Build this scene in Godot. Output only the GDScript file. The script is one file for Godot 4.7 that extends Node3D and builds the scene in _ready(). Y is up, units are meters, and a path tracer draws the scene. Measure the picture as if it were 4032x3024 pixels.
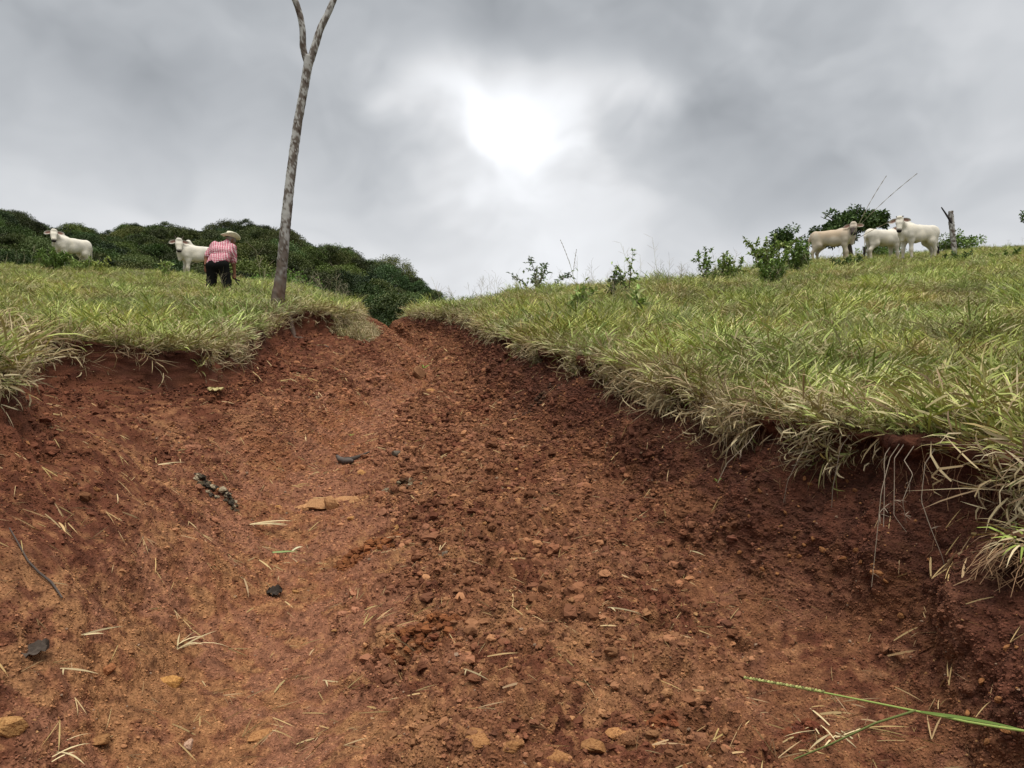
extends Node3D
# A cut gully of red earth climbing a grazed hillside under an overcast sky.
# World: x to the right, y up, z = -d where d is the distance up the hill. Near floor of the gully is y = 0.

const EYE := 1.5
const X0 := -8.0
const STEP := 0.05
var rng := RandomNumberGenerator.new()
var ns := FastNoiseLite.new()   # plain smooth noise
var nf := FastNoiseLite.new()   # several octaves
var nc := FastNoiseLite.new()   # cells, distance to the nearest point
var taken := {}
var T := {}                     # tables along d
var rows_d := PackedFloat32Array()
var grid := PackedVector3Array()
var grid_c := PackedColorArray()
var cols := 0
var M := {}

const BANK_PEBBLES := [Vector3(1.17, 0.796, -3.19), Vector3(1.14, 0.791, -3.23), Vector3(1.27, 0.829, -3.01), Vector3(1.29, 0.842, -2.90), Vector3(1.31, 0.842, -2.85), Vector3(1.19, 0.846, -3.19), Vector3(1.14, 0.892, -3.33), Vector3(1.06, 0.913, -3.49), Vector3(1.18, 0.944, -3.39), Vector3(1.24, 0.953, -3.29), Vector3(1.28, 1.084, -3.44), Vector3(1.29, 1.063, -3.40), Vector3(1.37, 1.095, -3.35), Vector3(1.40, 1.090, -3.28), Vector3(1.21, 0.878, -3.15), Vector3(1.23, 0.840, -3.11), Vector3(1.32, 0.819, -2.82), Vector3(1.33, 0.799, -2.80), Vector3(1.30, 0.825, -2.83), Vector3(1.09, 0.723, -3.22), Vector3(1.04, 0.731, -3.26), Vector3(1.01, 0.750, -3.49), Vector3(0.96, 0.844, -3.59), Vector3(1.11, 1.014, -3.51), Vector3(1.45, 1.002, -2.82), Vector3(1.46, 0.886, -2.74), Vector3(1.30, 0.872, -2.96), Vector3(1.24, 0.698, -2.00), Vector3(1.21, 0.592, -2.00), Vector3(1.26, 0.591, -2.17), Vector3(1.35, 0.782, -2.14), Vector3(1.30, 0.681, -2.17), Vector3(1.36, 0.692, -2.74), Vector3(1.24, 0.631, -1.97), Vector3(-2.73, 1.432, -5.61), Vector3(-2.26, 1.178, -4.95), Vector3(-1.73, 0.874, -4.62), Vector3(-1.69, 0.858, -4.77), Vector3(-1.63, 0.801, -4.74), Vector3(-1.63, 0.907, -3.66), Vector3(-1.84, 1.071, -3.31), Vector3(-1.80, 1.037, -3.41), Vector3(-2.15, 1.232, -3.49), Vector3(-2.16, 1.195, -5.42)]

# ------------------------------------------------------------------ helpers
func numbered(called: String) -> String:
	var n: int = taken.get(called, 0)
	taken[called] = n + 1
	return called if n == 0 else "%s_%03d" % [called, n]

func tag(o: Node3D, label: String, category: String, group := "", kind := "") -> Node3D:
	if label: o.set_meta("label", label)
	if category: o.set_meta("category", category)
	if group: o.set_meta("group", group)
	if kind: o.set_meta("kind", kind)
	return o

func thing(called: String, label: String, category: String, at := Vector3.ZERO, group := "") -> Node3D:
	var o := Node3D.new()
	o.name = numbered(called)
	add_child(o)
	o.position = at
	tag(o, label, category, group)
	return o

func obj(called: String, mesh: Mesh, mat: Material, parent: Node = null) -> MeshInstance3D:
	var o := MeshInstance3D.new()
	o.mesh = mesh
	o.material_override = mat
	if parent == null:
		o.name = numbered(called)
		add_child(o)
	else:
		o.name = called
		parent.add_child(o, true)
	return o

func solid(color: Color, rough := 0.8, spec := 0.3) -> StandardMaterial3D:
	var m := StandardMaterial3D.new()
	m.albedo_color = color.linear_to_srgb()
	m.roughness = rough
	m.metallic_specular = spec
	return m

func tinted(rough := 0.8, spec := 0.3) -> StandardMaterial3D:
	var m := StandardMaterial3D.new()
	m.vertex_color_use_as_albedo = true
	m.roughness = rough
	m.metallic_specular = spec
	return m

func noise_tex(freq: float, kind: int, octaves: int, size: int, dark: Color, mid: Color, light: Color, sd: int, normal := false) -> NoiseTexture2D:
	var n := FastNoiseLite.new()
	n.noise_type = kind
	n.frequency = freq
	n.seed = sd
	n.fractal_type = FastNoiseLite.FRACTAL_FBM if octaves > 1 else FastNoiseLite.FRACTAL_NONE
	n.fractal_octaves = octaves
	var t := NoiseTexture2D.new()
	t.width = size
	t.height = size
	t.seamless = true
	t.noise = n
	t.generate_mipmaps = false
	if normal:
		t.as_normal_map = true
		t.bump_strength = 8.0
	else:
		var g := Gradient.new()
		g.offsets = PackedFloat32Array([0.0, 0.5, 1.0])
		g.colors = PackedColorArray([dark, mid, light])
		t.color_ramp = g
	return t

class Geo:
	var v := PackedVector3Array()
	var n := PackedVector3Array()
	var c := PackedColorArray()
	var i := PackedInt32Array()
	func mesh() -> ArrayMesh:
		var a := []
		a.resize(Mesh.ARRAY_MAX)
		a[Mesh.ARRAY_VERTEX] = v
		if n.size() == v.size(): a[Mesh.ARRAY_NORMAL] = n
		if c.size() == v.size(): a[Mesh.ARRAY_COLOR] = c
		a[Mesh.ARRAY_INDEX] = i
		var m := ArrayMesh.new()
		m.add_surface_from_arrays(Mesh.PRIMITIVE_TRIANGLES, a)
		return m

# a tube along points, radii per point, colour per point (or one)
func tube(g: Geo, p: Array, r: Array, colors: Array, sides := 6, knob := 0.0, knob_f := 6.0) -> void:
	var count := p.size()
	var base := g.v.size()
	var u := Vector3.RIGHT
	for k in count:
		var t: Vector3 = (p[mini(k + 1, count - 1)] - p[maxi(k - 1, 0)]).normalized()
		u = (u - t * u.dot(t))
		if u.length() < 0.05: u = t.cross(Vector3.UP if absf(t.y) < 0.9 else Vector3.RIGHT)
		u = u.normalized()
		var w := t.cross(u)
		for s in sides:
			var ang := TAU * s / sides
			var dir := u * cos(ang) + w * sin(ang)
			var at: Vector3 = p[k]
			var rad: float = r[k]
			if knob > 0.0: rad *= 1.0 + knob * nf.get_noise_3dv((at + dir * rad) * knob_f)
			g.v.append(at + dir * rad)
			g.n.append(dir)
			g.c.append(colors[k % colors.size()] if colors.size() > 1 else colors[0])
	for k in count - 1:
		for s in sides:
			var a := base + k * sides + s
			var b := base + k * sides + (s + 1) % sides
			g.i.append_array(PackedInt32Array([a, a + sides, b, b, a + sides, b + sides]))
	for e in 2:
		var at: Vector3 = p[0] if e == 0 else p[count - 1]
		var m := g.v.size()
		g.v.append(at)
		g.n.append(((p[0] - p[1]) if e == 0 else (p[count - 1] - p[count - 2])).normalized())
		g.c.append(colors[0] if e == 0 else colors[colors.size() - 1])
		var ring := base + (0 if e == 0 else (count - 1) * sides)
		for s in sides:
			if e == 0: g.i.append_array(PackedInt32Array([m, ring + s, ring + (s + 1) % sides]))
			else: g.i.append_array(PackedInt32Array([m, ring + (s + 1) % sides, ring + s]))

# a lumpy closed stone, flat shaded
func lump(g: Geo, at: Vector3, size: Vector3, sd: float, rough: float, col: Color, lon := 9, lat := 6, basis := Basis(), vary := 0.0) -> void:
	var base := g.v.size()
	for j in lat + 1:
		for k in lon:
			var th := PI * j / lat
			var ph := TAU * (k + 0.5 * (j % 2)) / lon
			var q := Vector3(sin(th) * cos(ph), cos(th), sin(th) * sin(ph))
			var e := 1.0 + rough * (nf.get_noise_3dv(q * 1.1 + Vector3(sd * 7.1, sd * 3.3, sd)) * 1.3 + 0.5 * ns.get_noise_3dv(q * 3.0 + Vector3(sd, sd * 2.0, 0)))
			g.v.append(at + basis * (q * e * size))
			g.c.append(col * (1.0 + vary * nf.get_noise_3dv(q * 2.0 + Vector3(sd, 9, sd))))
	for j in lat:
		for k in lon:
			var a := base + j * lon + k
			var b := base + j * lon + (k + 1) % lon
			g.i.append_array(PackedInt32Array([a, b, a + lon, b, b + lon, a + lon]))

# a blade of grass: a bent tapered strip
func blade(g: Geo, at: Vector3, dir: Vector3, length: float, width: float, droop: float, col: Color, segs := 4, twist := 0.3) -> void:
	var side := dir.cross(Vector3.UP)
	if side.length() < 0.1: side = dir.cross(Vector3(sin(at.x * 91.0), 0.1, cos(at.z * 77.0)))
	side = side.normalized()
	side = side.rotated(dir.normalized(), twist)
	var p := at
	var t := dir.normalized()
	var base := g.v.size()
	for s in segs + 1:
		var f := float(s) / segs
		var w := width * (0.55 + 0.9 * f) if f < 0.4 else width * (1.0 - pow((f - 0.4) / 0.6, 1.6)) * 0.92 + width * 0.05
		g.v.append(p - side * w * 0.5)
		g.v.append(p + side * w * 0.5)
		g.c.append(col)
		g.c.append(col)
		t = (t + Vector3.DOWN * droop * (0.4 + f) / segs).normalized()
		p += t * length / segs
	for s in segs:
		var a := base + s * 2
		g.i.append_array(PackedInt32Array([a, a + 2, a + 1, a + 1, a + 2, a + 3]))

# a single broad leaf, bent along its rib
func leaf(g: Geo, at: Vector3, dir: Vector3, up: Vector3, length: float, width: float, col: Color) -> void:
	var side := dir.cross(up).normalized()
	var top := side.cross(dir).normalized()
	var b := g.v.size()
	g.v.append(at)
	g.v.append(at + dir * length * 0.45 - side * width * 0.5 + top * width * 0.16)
	g.v.append(at + dir * length * 0.45 + side * width * 0.5 + top * width * 0.16)
	g.v.append(at + dir * length - top * length * 0.16)
	for k in 4: g.c.append(col)
	g.i.append_array(PackedInt32Array([b, b + 1, b + 3, b, b + 3, b + 2]))

func rnd_dir() -> Vector3:
	var y := rng.randf_range(-1, 1)
	var a := rng.randf() * TAU
	var r := sqrt(1.0 - y * y)
	return Vector3(r * cos(a), y, r * sin(a))

func pick(a: Array) -> Variant:
	return a[rng.randi() % a.size()]

# smooth union of tapered capsules meshed as surface nets. bone = [a, b, ra, rb, colour]
func skin_mesh(g: Geo, bones: Array, cell: float, k: float, xf := Transform3D()) -> void:
	var lo := Vector3(1e9, 1e9, 1e9)
	var hi := -lo
	for b in bones:
		var r: float = maxf(b[2], b[3])
		for e in 2:
			lo = lo.min(b[e] - Vector3.ONE * (r + 2.5 * cell))
			hi = hi.max(b[e] + Vector3.ONE * (r + 2.5 * cell))
	var nx := int((hi.x - lo.x) / cell) + 2
	var ny := int((hi.y - lo.y) / cell) + 2
	var nz := int((hi.z - lo.z) / cell) + 2
	var f := PackedFloat32Array()
	f.resize(nx * ny * nz)
	f.fill(1.0)
	for b in bones:
		var a: Vector3 = b[0]
		var ba: Vector3 = b[1] - a
		var ra: float = b[2]
		var dr: float = b[3] - ra
		var reach := maxf(b[2], b[3]) + k + 2.0 * cell
		var bl: Vector3 = a.min(b[1]) - Vector3.ONE * reach
		var bh: Vector3 = a.max(b[1]) + Vector3.ONE * reach
		var i0 := maxi(0, int((bl.x - lo.x) / cell)); var i1 := mini(nx - 1, int((bh.x - lo.x) / cell) + 1)
		var j0 := maxi(0, int((bl.y - lo.y) / cell)); var j1 := mini(ny - 1, int((bh.y - lo.y) / cell) + 1)
		var k0 := maxi(0, int((bl.z - lo.z) / cell)); var k1 := mini(nz - 1, int((bh.z - lo.z) / cell) + 1)
		var inv := 1.0 / maxf(ba.length_squared(), 1e-8)
		for kk in range(k0, k1 + 1):
			for jj in range(j0, j1 + 1):
				var at := (kk * ny + jj) * nx
				for ii in range(i0, i1 + 1):
					var p := Vector3(lo.x + ii * cell, lo.y + jj * cell, lo.z + kk * cell) - a
					var t := clampf(p.dot(ba) * inv, 0.0, 1.0)
					var d := (p - ba * t).length() - ra - dr * t
					var o := f[at + ii]
					var h := clampf(0.5 + 0.5 * (o - d) / k, 0.0, 1.0)
					f[at + ii] = lerpf(o, d, h) - k * h * (1.0 - h)
	var index := PackedInt32Array()
	index.resize(nx * ny * nz)
	index.fill(-1)
	var off := [0, 1, nx, nx + 1, nx * ny, nx * ny + 1, nx * ny + nx, nx * ny + nx + 1]
	var edges := [0, 1, 2, 3, 4, 5, 6, 7, 0, 2, 1, 3, 4, 6, 5, 7, 0, 4, 1, 5, 2, 6, 3, 7]
	for kk in nz - 1:
		for jj in ny - 1:
			for ii in nx - 1:
				var at := (kk * ny + jj) * nx + ii
				var inside := 0
				for q in 8:
					if f[at + off[q]] < 0.0: inside += 1
				if inside == 0 or inside == 8: continue
				var sum := Vector3.ZERO
				var cnt := 0
				for e in 12:
					var qa: int = edges[e * 2]
					var qb: int = edges[e * 2 + 1]
					var fa := f[at + off[qa]]
					var fb := f[at + off[qb]]
					if (fa < 0.0) != (fb < 0.0):
						var t := fa / (fa - fb)
						var pa := Vector3(qa & 1, (qa >> 1) & 1, qa >> 2)
						var pb := Vector3(qb & 1, (qb >> 1) & 1, qb >> 2)
						sum += pa.lerp(pb, t)
						cnt += 1
				sum /= cnt
				var p := lo + (Vector3(ii, jj, kk) + sum) * cell
				var gr := Vector3(f[at + off[1]] - f[at], f[at + off[2]] - f[at], f[at + off[4]] - f[at]) + Vector3(f[at + off[7]] - f[at + off[6]], f[at + off[7]] - f[at + off[5]], f[at + off[7]] - f[at + off[3]])
				index[at] = g.v.size()
				g.v.append(xf * p)
				g.n.append((xf.basis * gr).normalized())
				var best := 1e9
				var second := 1e9
				var c1 := Color.WHITE
				var c2 := Color.WHITE
				for b in bones:
					var ba: Vector3 = b[1] - b[0]
					var t := clampf((p - b[0]).dot(ba) / maxf(ba.length_squared(), 1e-8), 0.0, 1.0)
					var d: float = (p - b[0] - ba * t).length() - b[2] - (b[3] - b[2]) * t
					if d < best:
						second = best; c2 = c1
						best = d; c1 = b[4]
					elif d < second:
						second = d; c2 = b[4]
				var w := clampf(0.5 + 0.5 * (second - best) / maxf(k * 0.5, 0.004), 0.5, 1.0)
				g.c.append(c2.lerp(c1, w))
	for kk in range(1, nz - 1):
		for jj in range(1, ny - 1):
			for ii in range(1, nx - 1):
				var at := (kk * ny + jj) * nx + ii
				var ins := f[at] < 0.0
				for ax in 3:
					var step: int = [1, nx, nx * ny][ax]
					if (f[at + step] < 0.0) == ins: continue
					var s1: int = [nx, nx * ny, 1][ax]
					var s2: int = [nx * ny, 1, nx][ax]
					var q0 := index[at - s1 - s2]
					var q1 := index[at - s2]
					var q2 := index[at]
					var q3 := index[at - s1]
					if ins: g.i.append_array(PackedInt32Array([q0, q2, q1, q0, q3, q2]))
					else: g.i.append_array(PackedInt32Array([q0, q1, q2, q0, q2, q3]))

# ------------------------------------------------------------------ the lie of the land
func table(called: String, pts: Array) -> void:
	var a := PackedFloat32Array()
	var n := int((70.0 - X0) / STEP) + 2
	a.resize(n)
	var k := 0
	for q in n:
		var d := X0 + q * STEP
		while k < pts.size() - 2 and d > pts[k + 1][0]: k += 1
		var p0: Array = pts[maxi(k - 1, 0)]
		var p1: Array = pts[k]
		var p2: Array = pts[k + 1]
		var p3: Array = pts[mini(k + 2, pts.size() - 1)]
		var t := clampf((d - p1[0]) / (p2[0] - p1[0]), 0, 1)
		var span: float = p2[0] - p1[0]
		var m1: float = 0.5 * span * ((p2[1] - p1[1]) / span + ((p1[1] - p0[1]) / maxf(p1[0] - p0[0], 1e-3) if k > 0 else 0.0))
		var m2: float = 0.5 * span * ((p2[1] - p1[1]) / span + ((p3[1] - p2[1]) / maxf(p3[0] - p2[0], 1e-3) if k < pts.size() - 2 else 0.0))
		var t2 := t * t
		var t3 := t2 * t
		a[q] = (2 * t3 - 3 * t2 + 1) * p1[1] + (t3 - 2 * t2 + t) * m1 + (-2 * t3 + 3 * t2) * p2[1] + (t3 - t2) * m2
	T[called] = a

func tb(called: String, d: float) -> float:
	var a: PackedFloat32Array = T[called]
	var f := clampf((d - X0) / STEP, 0.0, a.size() - 1.001)
	var i := int(f)
	return lerpf(a[i], a[i + 1], f - i)

func ramp(pts: Array, x: float) -> float:
	if x <= pts[0][0]: return pts[0][1]
	for k in range(1, pts.size()):
		if x <= pts[k][0]:
			return lerpf(pts[k - 1][1], pts[k][1], smoothstep(0.0, 1.0, (x - pts[k - 1][0]) / (pts[k][0] - pts[k - 1][0])) * 0.5 + 0.5 * (x - pts[k - 1][0]) / (pts[k][0] - pts[k - 1][0]))
	return pts[pts.size() - 1][1]

func floor_y(d: float) -> float:
	var e := maxf(d - 16.0, 0.0)
	var em := minf(e, 14.0)
	return 0.16 * d - 0.0125 * em * em - maxf(e - 14.0, 0.0) * 0.35

func fall(e: float, k: float) -> float:
	if e <= 0.0: return 0.0
	var em := 0.36 / (2.0 * k)
	return k * e * e if e < em else k * em * em + 0.36 * (e - em)

const CREST_R := [[-3.0, 13.5], [-1.4, 14.5], [2.0, 16.0], [4.0, 17.0], [8.7, 24.0], [12.5, 31.0], [18.0, 36.0], [30.0, 47.0]]
const CREST_L := [[-26.0, 29.0], [-18.0, 29.0], [-14.0, 28.0], [-11.0, 24.0], [-6.5, 20.0], [-4.5, 15.5], [-3.0, 13.5]]

func hill_right(x: float, d: float) -> float:
	var e := maxf(x - tb("xr", d), 0.0)
	var y := 0.16 * d + lerpf(tb("hr", d), 0.60, smoothstep(0.3, 4.0, e)) + 0.038 * e
	y += 0.07 * smoothstep(0.0, 1.5, e) * ns.get_noise_2d(x * 0.9 + 40.0, d * 0.9) + 0.10 * smoothstep(0.5, 4.0, e) * ns.get_noise_2d(x * 0.3, d * 0.3 + 9.0)
	return y - fall(d - ramp(CREST_R, x), 0.011)

func hill_left(x: float, d: float) -> float:
	var e := maxf(tb("xl", d) - x, 0.0)
	var y := 0.16 * d + lerpf(tb("hl", d), 0.66, smoothstep(0.2, 3.0, e)) + 0.035 * maxf(-x - 8.0, 0.0)
	y += 0.07 * smoothstep(0.0, 1.5, e) * ns.get_noise_2d(x * 0.9 + 40.0, d * 0.9) + 0.10 * smoothstep(0.5, 4.0, e) * ns.get_noise_2d(x * 0.3, d * 0.3 + 9.0)
	return y - fall(d - ramp(CREST_L, x), 0.007)

func hill(x: float, d: float) -> float:
	return hill_left(x, d) if x < 0.5 * (tb("xl", d) + tb("xr", d)) else hill_right(x, d)

const RIDGE := [[-0.9, 0.225], [-0.65, 0.2147], [-0.621, 0.2036], [-0.6, 0.1994], [-0.578, 0.192], [-0.549, 0.1956], [-0.519, 0.188], [-0.5, 0.192], [-0.477, 0.198], [-0.4566, 0.1997], [-0.439, 0.197], [-0.3965, 0.1875], [-0.381, 0.194], [-0.36, 0.199], [-0.321, 0.1997], [-0.2976, 0.1956], [-0.268, 0.182], [-0.239, 0.1675], [-0.215, 0.1644], [-0.174, 0.1467], [-0.145, 0.149], [-0.121, 0.141], [-0.104, 0.129], [-0.089, 0.117], [-0.083, 0.108], [-0.06, 0.05], [-0.03, 0.01], [0.05, -0.02]]

func ridge_d(a: float) -> float:
	return ramp([[-0.9, 300.0], [-0.5, 280.0], [-0.25, 250.0], [-0.1, 215.0], [0.1, 200.0]], a)

func far_land(x: float, d: float) -> float:
	var a := x / maxf(d, 1.0)
	var rd := ridge_d(a)
	var top := EYE + ramp(RIDGE, a) * rd - 10.0
	var low := ramp([[-0.3, 0.5], [0.0, -1.5], [0.4, -6.0], [1.0, -6.0]], a)
	if a > 0.05: top = low - 4.0
	var f := (d - 75.0) / (rd - 75.0)
	var y := lerpf(low, top, smoothstep(0.0, 1.0, f) * 0.6 + 0.4 * clampf(f, 0.0, 1.0))
	if f > 1.0: y -= (d - rd) * 0.12 if d < 520.0 else (520.0 - rd) * 0.12
	return y + 1.2 * ns.get_noise_2d(x * 0.03, d * 0.03)

func lay_tables() -> void:
	table("xr", [[-8, 1.3], [0, 1.3], [1.5, 1.75], [1.9, 1.72], [2.2, 1.66], [2.55, 1.60], [2.8, 1.54], [3.2, 1.36], [3.6, 1.21], [4.0, 1.16], [5.0, 0.97], [6.0, 0.76], [6.8, 0.46], [8.0, 0.12], [10, -0.22], [11.3, -0.42], [13.9, -0.95], [15.5, -1.7], [17, -2.1], [20, -2.7], [30, -4.2], [70, -10.0]])
	table("xl", [[-8, -2.25], [0, -2.25], [3.0, -2.25], [3.6, -2.36], [4.0, -2.60], [4.5, -2.98], [5.1, -3.14], [5.5, -3.0], [6.0, -2.48], [7.0, -2.52], [8.4, -2.78], [9.5, -2.88], [10.3, -2.88], [10.9, -2.55], [12, -2.45], [13.9, -2.72], [17, -3.3], [20, -4.0], [30, -5.6], [70, -12.0]])
	table("hl", [[-8, 0.95], [0, 0.95], [4.6, 0.98], [5.5, 0.93], [6.0, 0.80], [7.0, 0.72], [8.4, 0.68], [9.5, 0.76], [10.3, 0.80], [11, 0.72], [12, 0.62], [13.9, 0.50], [17, 0.36], [20, 0.4], [70, 0.5]])
	table("hr", [[-8, 0.86], [2.6, 0.86], [3.2, 0.80], [4, 0.73], [6, 0.69], [8, 0.64], [11, 0.55], [14, 0.48], [16, 0.42], [20, 0.4], [70, 0.5]])
	table("xt", [[-8, -0.8], [0, -0.9], [2.45, -1.0], [4, -1.18], [5.5, -1.46], [7.9, -1.42], [10.5, -1.15], [14, -1.8], [18, -2.75], [30, -4.8], [70, -11.0]])
	table("xf", [[-8, 1.05], [1.9, 1.10], [2.25, 1.12], [2.6, 1.20], [3.2, 0.96], [3.76, 0.74], [5, 0.50], [6, 0.24], [7, -0.08], [8, -0.38], [10.5, -0.62], [14, -1.25], [16, -2.1], [17, -2.35], [30, -4.5], [70, -10.3]])

const COUNTS := [5, 10, 12, 26, 132, 130, 118, 84, 84, 26, 12]

func cross_section(d: float) -> Array:
	var wob := 0.055 * ns.get_noise_1d(d * 2.3) + 0.05 * ns.get_noise_1d(d * 0.9 + 50.0)
	var wobl := 0.07 * ns.get_noise_1d(d * 1.9 + 90.0) + 0.03 * ns.get_noise_1d(d * 5.0 + 20.0)
	var xl := tb("xl", d) + wobl
	var xr := tb("xr", d) + wob
	var xt := tb("xt", d) + 0.05 * ns.get_noise_1d(d * 1.4 + 7.0)
	var xf := minf(tb("xf", d) + wob * 0.6, xr - 0.05)
	var f := floor_y(d)
	var yl := hill_left(xl, d)
	var yr := hill_right(xr, d)
	var hl := yl - f
	var hr := yr - f
	return [
		Vector2(xl - 0.5, hill_left(xl - 0.5, d)), Vector2(xl - 0.05, yl), Vector2(xl + 0.0, yl - 0.10), Vector2(xl + 0.13, yl - 0.30 * minf(1.0, hl / 0.6)),
		Vector2(lerpf(xl, xt, 0.50), f + 0.38 * hl), Vector2(xt, f - 0.13), Vector2(lerpf(xt, xf, 0.42), f + 0.03), Vector2(xf, f + 0.10),
		Vector2(lerpf(xf, xr, lerpf(0.40, 0.62, smoothstep(2.1, 2.9, d))), f + 0.10 + (hr - 0.10) * 0.48), Vector2(xr + 0.05, yr - 0.12 * minf(1.0, hr / 0.6)), Vector2(xr + 0.02, yr), Vector2(xr + 0.5, hill_right(xr + 0.5, d))]

func rough_at(x: float, d: float) -> float:
	var xt := tb("xt", d)
	var xf := tb("xf", d)
	var q := (x - xt) / (xf - xt)
	var w := 0.22 * nf.get_noise_2d(x * 1.6, d * 1.6)
	var floor_r := smoothstep(0.22, 0.36, q + w) * (1.0 - 0.75 * smoothstep(0.9, 1.05, q + w * 0.6))
	if d < 3.3: floor_r *= 1.0 - 0.7 * smoothstep(0.78, 0.9, q + w) * smoothstep(3.3, 2.9, d)
	var left := 0.42 * smoothstep(-0.15, -0.5, q + w) * (1.0 - 0.5 * smoothstep(-0.9, -1.2, q))
	var far := 0.6 * smoothstep(5.0, 9.0, d) * smoothstep(-0.25, -0.05, absf(q) - 0.35 + w)
	return clampf(maxf(maxf(floor_r, left), far), 0.06, 1.0)

func soil_color(x: float, y: float, d: float, q: float) -> Color:
	# q runs 0 at the left lip, 4 at the runnel, 7 at the foot of the right wall, 9.5 at the right lip
	var a := nf.get_noise_2d(x * 1.1 + 3.0, d * 1.1)
	var b := nf.get_noise_3d(x * 4.5, y * 4.5, d * 4.5)
	var c := nf.get_noise_3d(x * 16.0 + 5.0, y * 16.0, d * 16.0)
	var e := ns.get_noise_3d(x * 70.0, y * 70.0, d * 70.0)
	var red := Color(0.146, 0.057, 0.034)
	var dark := Color(0.084, 0.037, 0.026)
	var brown := Color(0.210, 0.096, 0.051)
	var ochre := Color(0.330, 0.175, 0.083)
	var rust := Color(0.265, 0.113, 0.058)
	var pink := Color(0.300, 0.142, 0.086)
	# the red slope on one side, the trampled floor, and the dark wall on the other, with ragged borders
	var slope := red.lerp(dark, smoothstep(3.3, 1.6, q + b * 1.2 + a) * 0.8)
	slope = slope.lerp(rust, smoothstep(0.05, 0.35, b + a * 0.4) * 0.6 * smoothstep(2.9, 3.9, q + a))
	var bed := brown.lerp(red, smoothstep(-0.1, 0.35, b - a * 0.5))
	bed = bed.lerp(pink, smoothstep(0.1, 0.25, b + a) * 0.5)
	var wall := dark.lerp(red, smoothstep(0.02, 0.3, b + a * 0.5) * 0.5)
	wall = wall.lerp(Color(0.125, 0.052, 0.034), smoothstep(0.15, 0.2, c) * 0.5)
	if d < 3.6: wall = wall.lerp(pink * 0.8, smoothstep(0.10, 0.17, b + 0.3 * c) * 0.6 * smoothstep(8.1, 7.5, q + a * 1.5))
	var rag := 0.9 * a + 1.1 * b + 0.7 * c
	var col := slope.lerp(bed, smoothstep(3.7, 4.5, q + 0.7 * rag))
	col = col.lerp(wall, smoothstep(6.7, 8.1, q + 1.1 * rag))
	# the bare wash down the runnel and the ochre subsoil that shows through
	var rill := smoothstep(0.95, 0.35, absf(q - 5.0 + 0.25 * a) + 0.7 * b)
	col = col.lerp(pink.lerp(rust, smoothstep(-0.2, 0.3, a + b)), rill * 0.85)
	var near_ochre := smoothstep(6.2, 4.6, d) * smoothstep(7.0, 6.0, q) * smoothstep(3.5, 4.3, q + 0.8 * a)
	col = col.lerp(ochre, smoothstep(0.14, 0.40, b * 0.7 + a * 0.6 + 0.4 * c + 0.16 * smoothstep(4.2, 2.6, d)) * 0.6 * near_ochre)
	col = col.lerp(ochre, smoothstep(0.30, 0.46, b + 0.5 * c) * 0.35 * smoothstep(3.2, 4.2, q) * smoothstep(8.0, 6.8, q))
	col = col.lerp(ochre * 1.05, smoothstep(0.30, 0.36, c + e * 0.25) * 0.4 * smoothstep(7.4, 6.6, q) * smoothstep(2.6, 3.8, q))
	col = col.lerp(dark * 0.8, smoothstep(0.24, 0.34, -c + 0.2 * e) * 0.45)
	return col * (1.0 + 0.36 * e + 0.25 * c)

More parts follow.
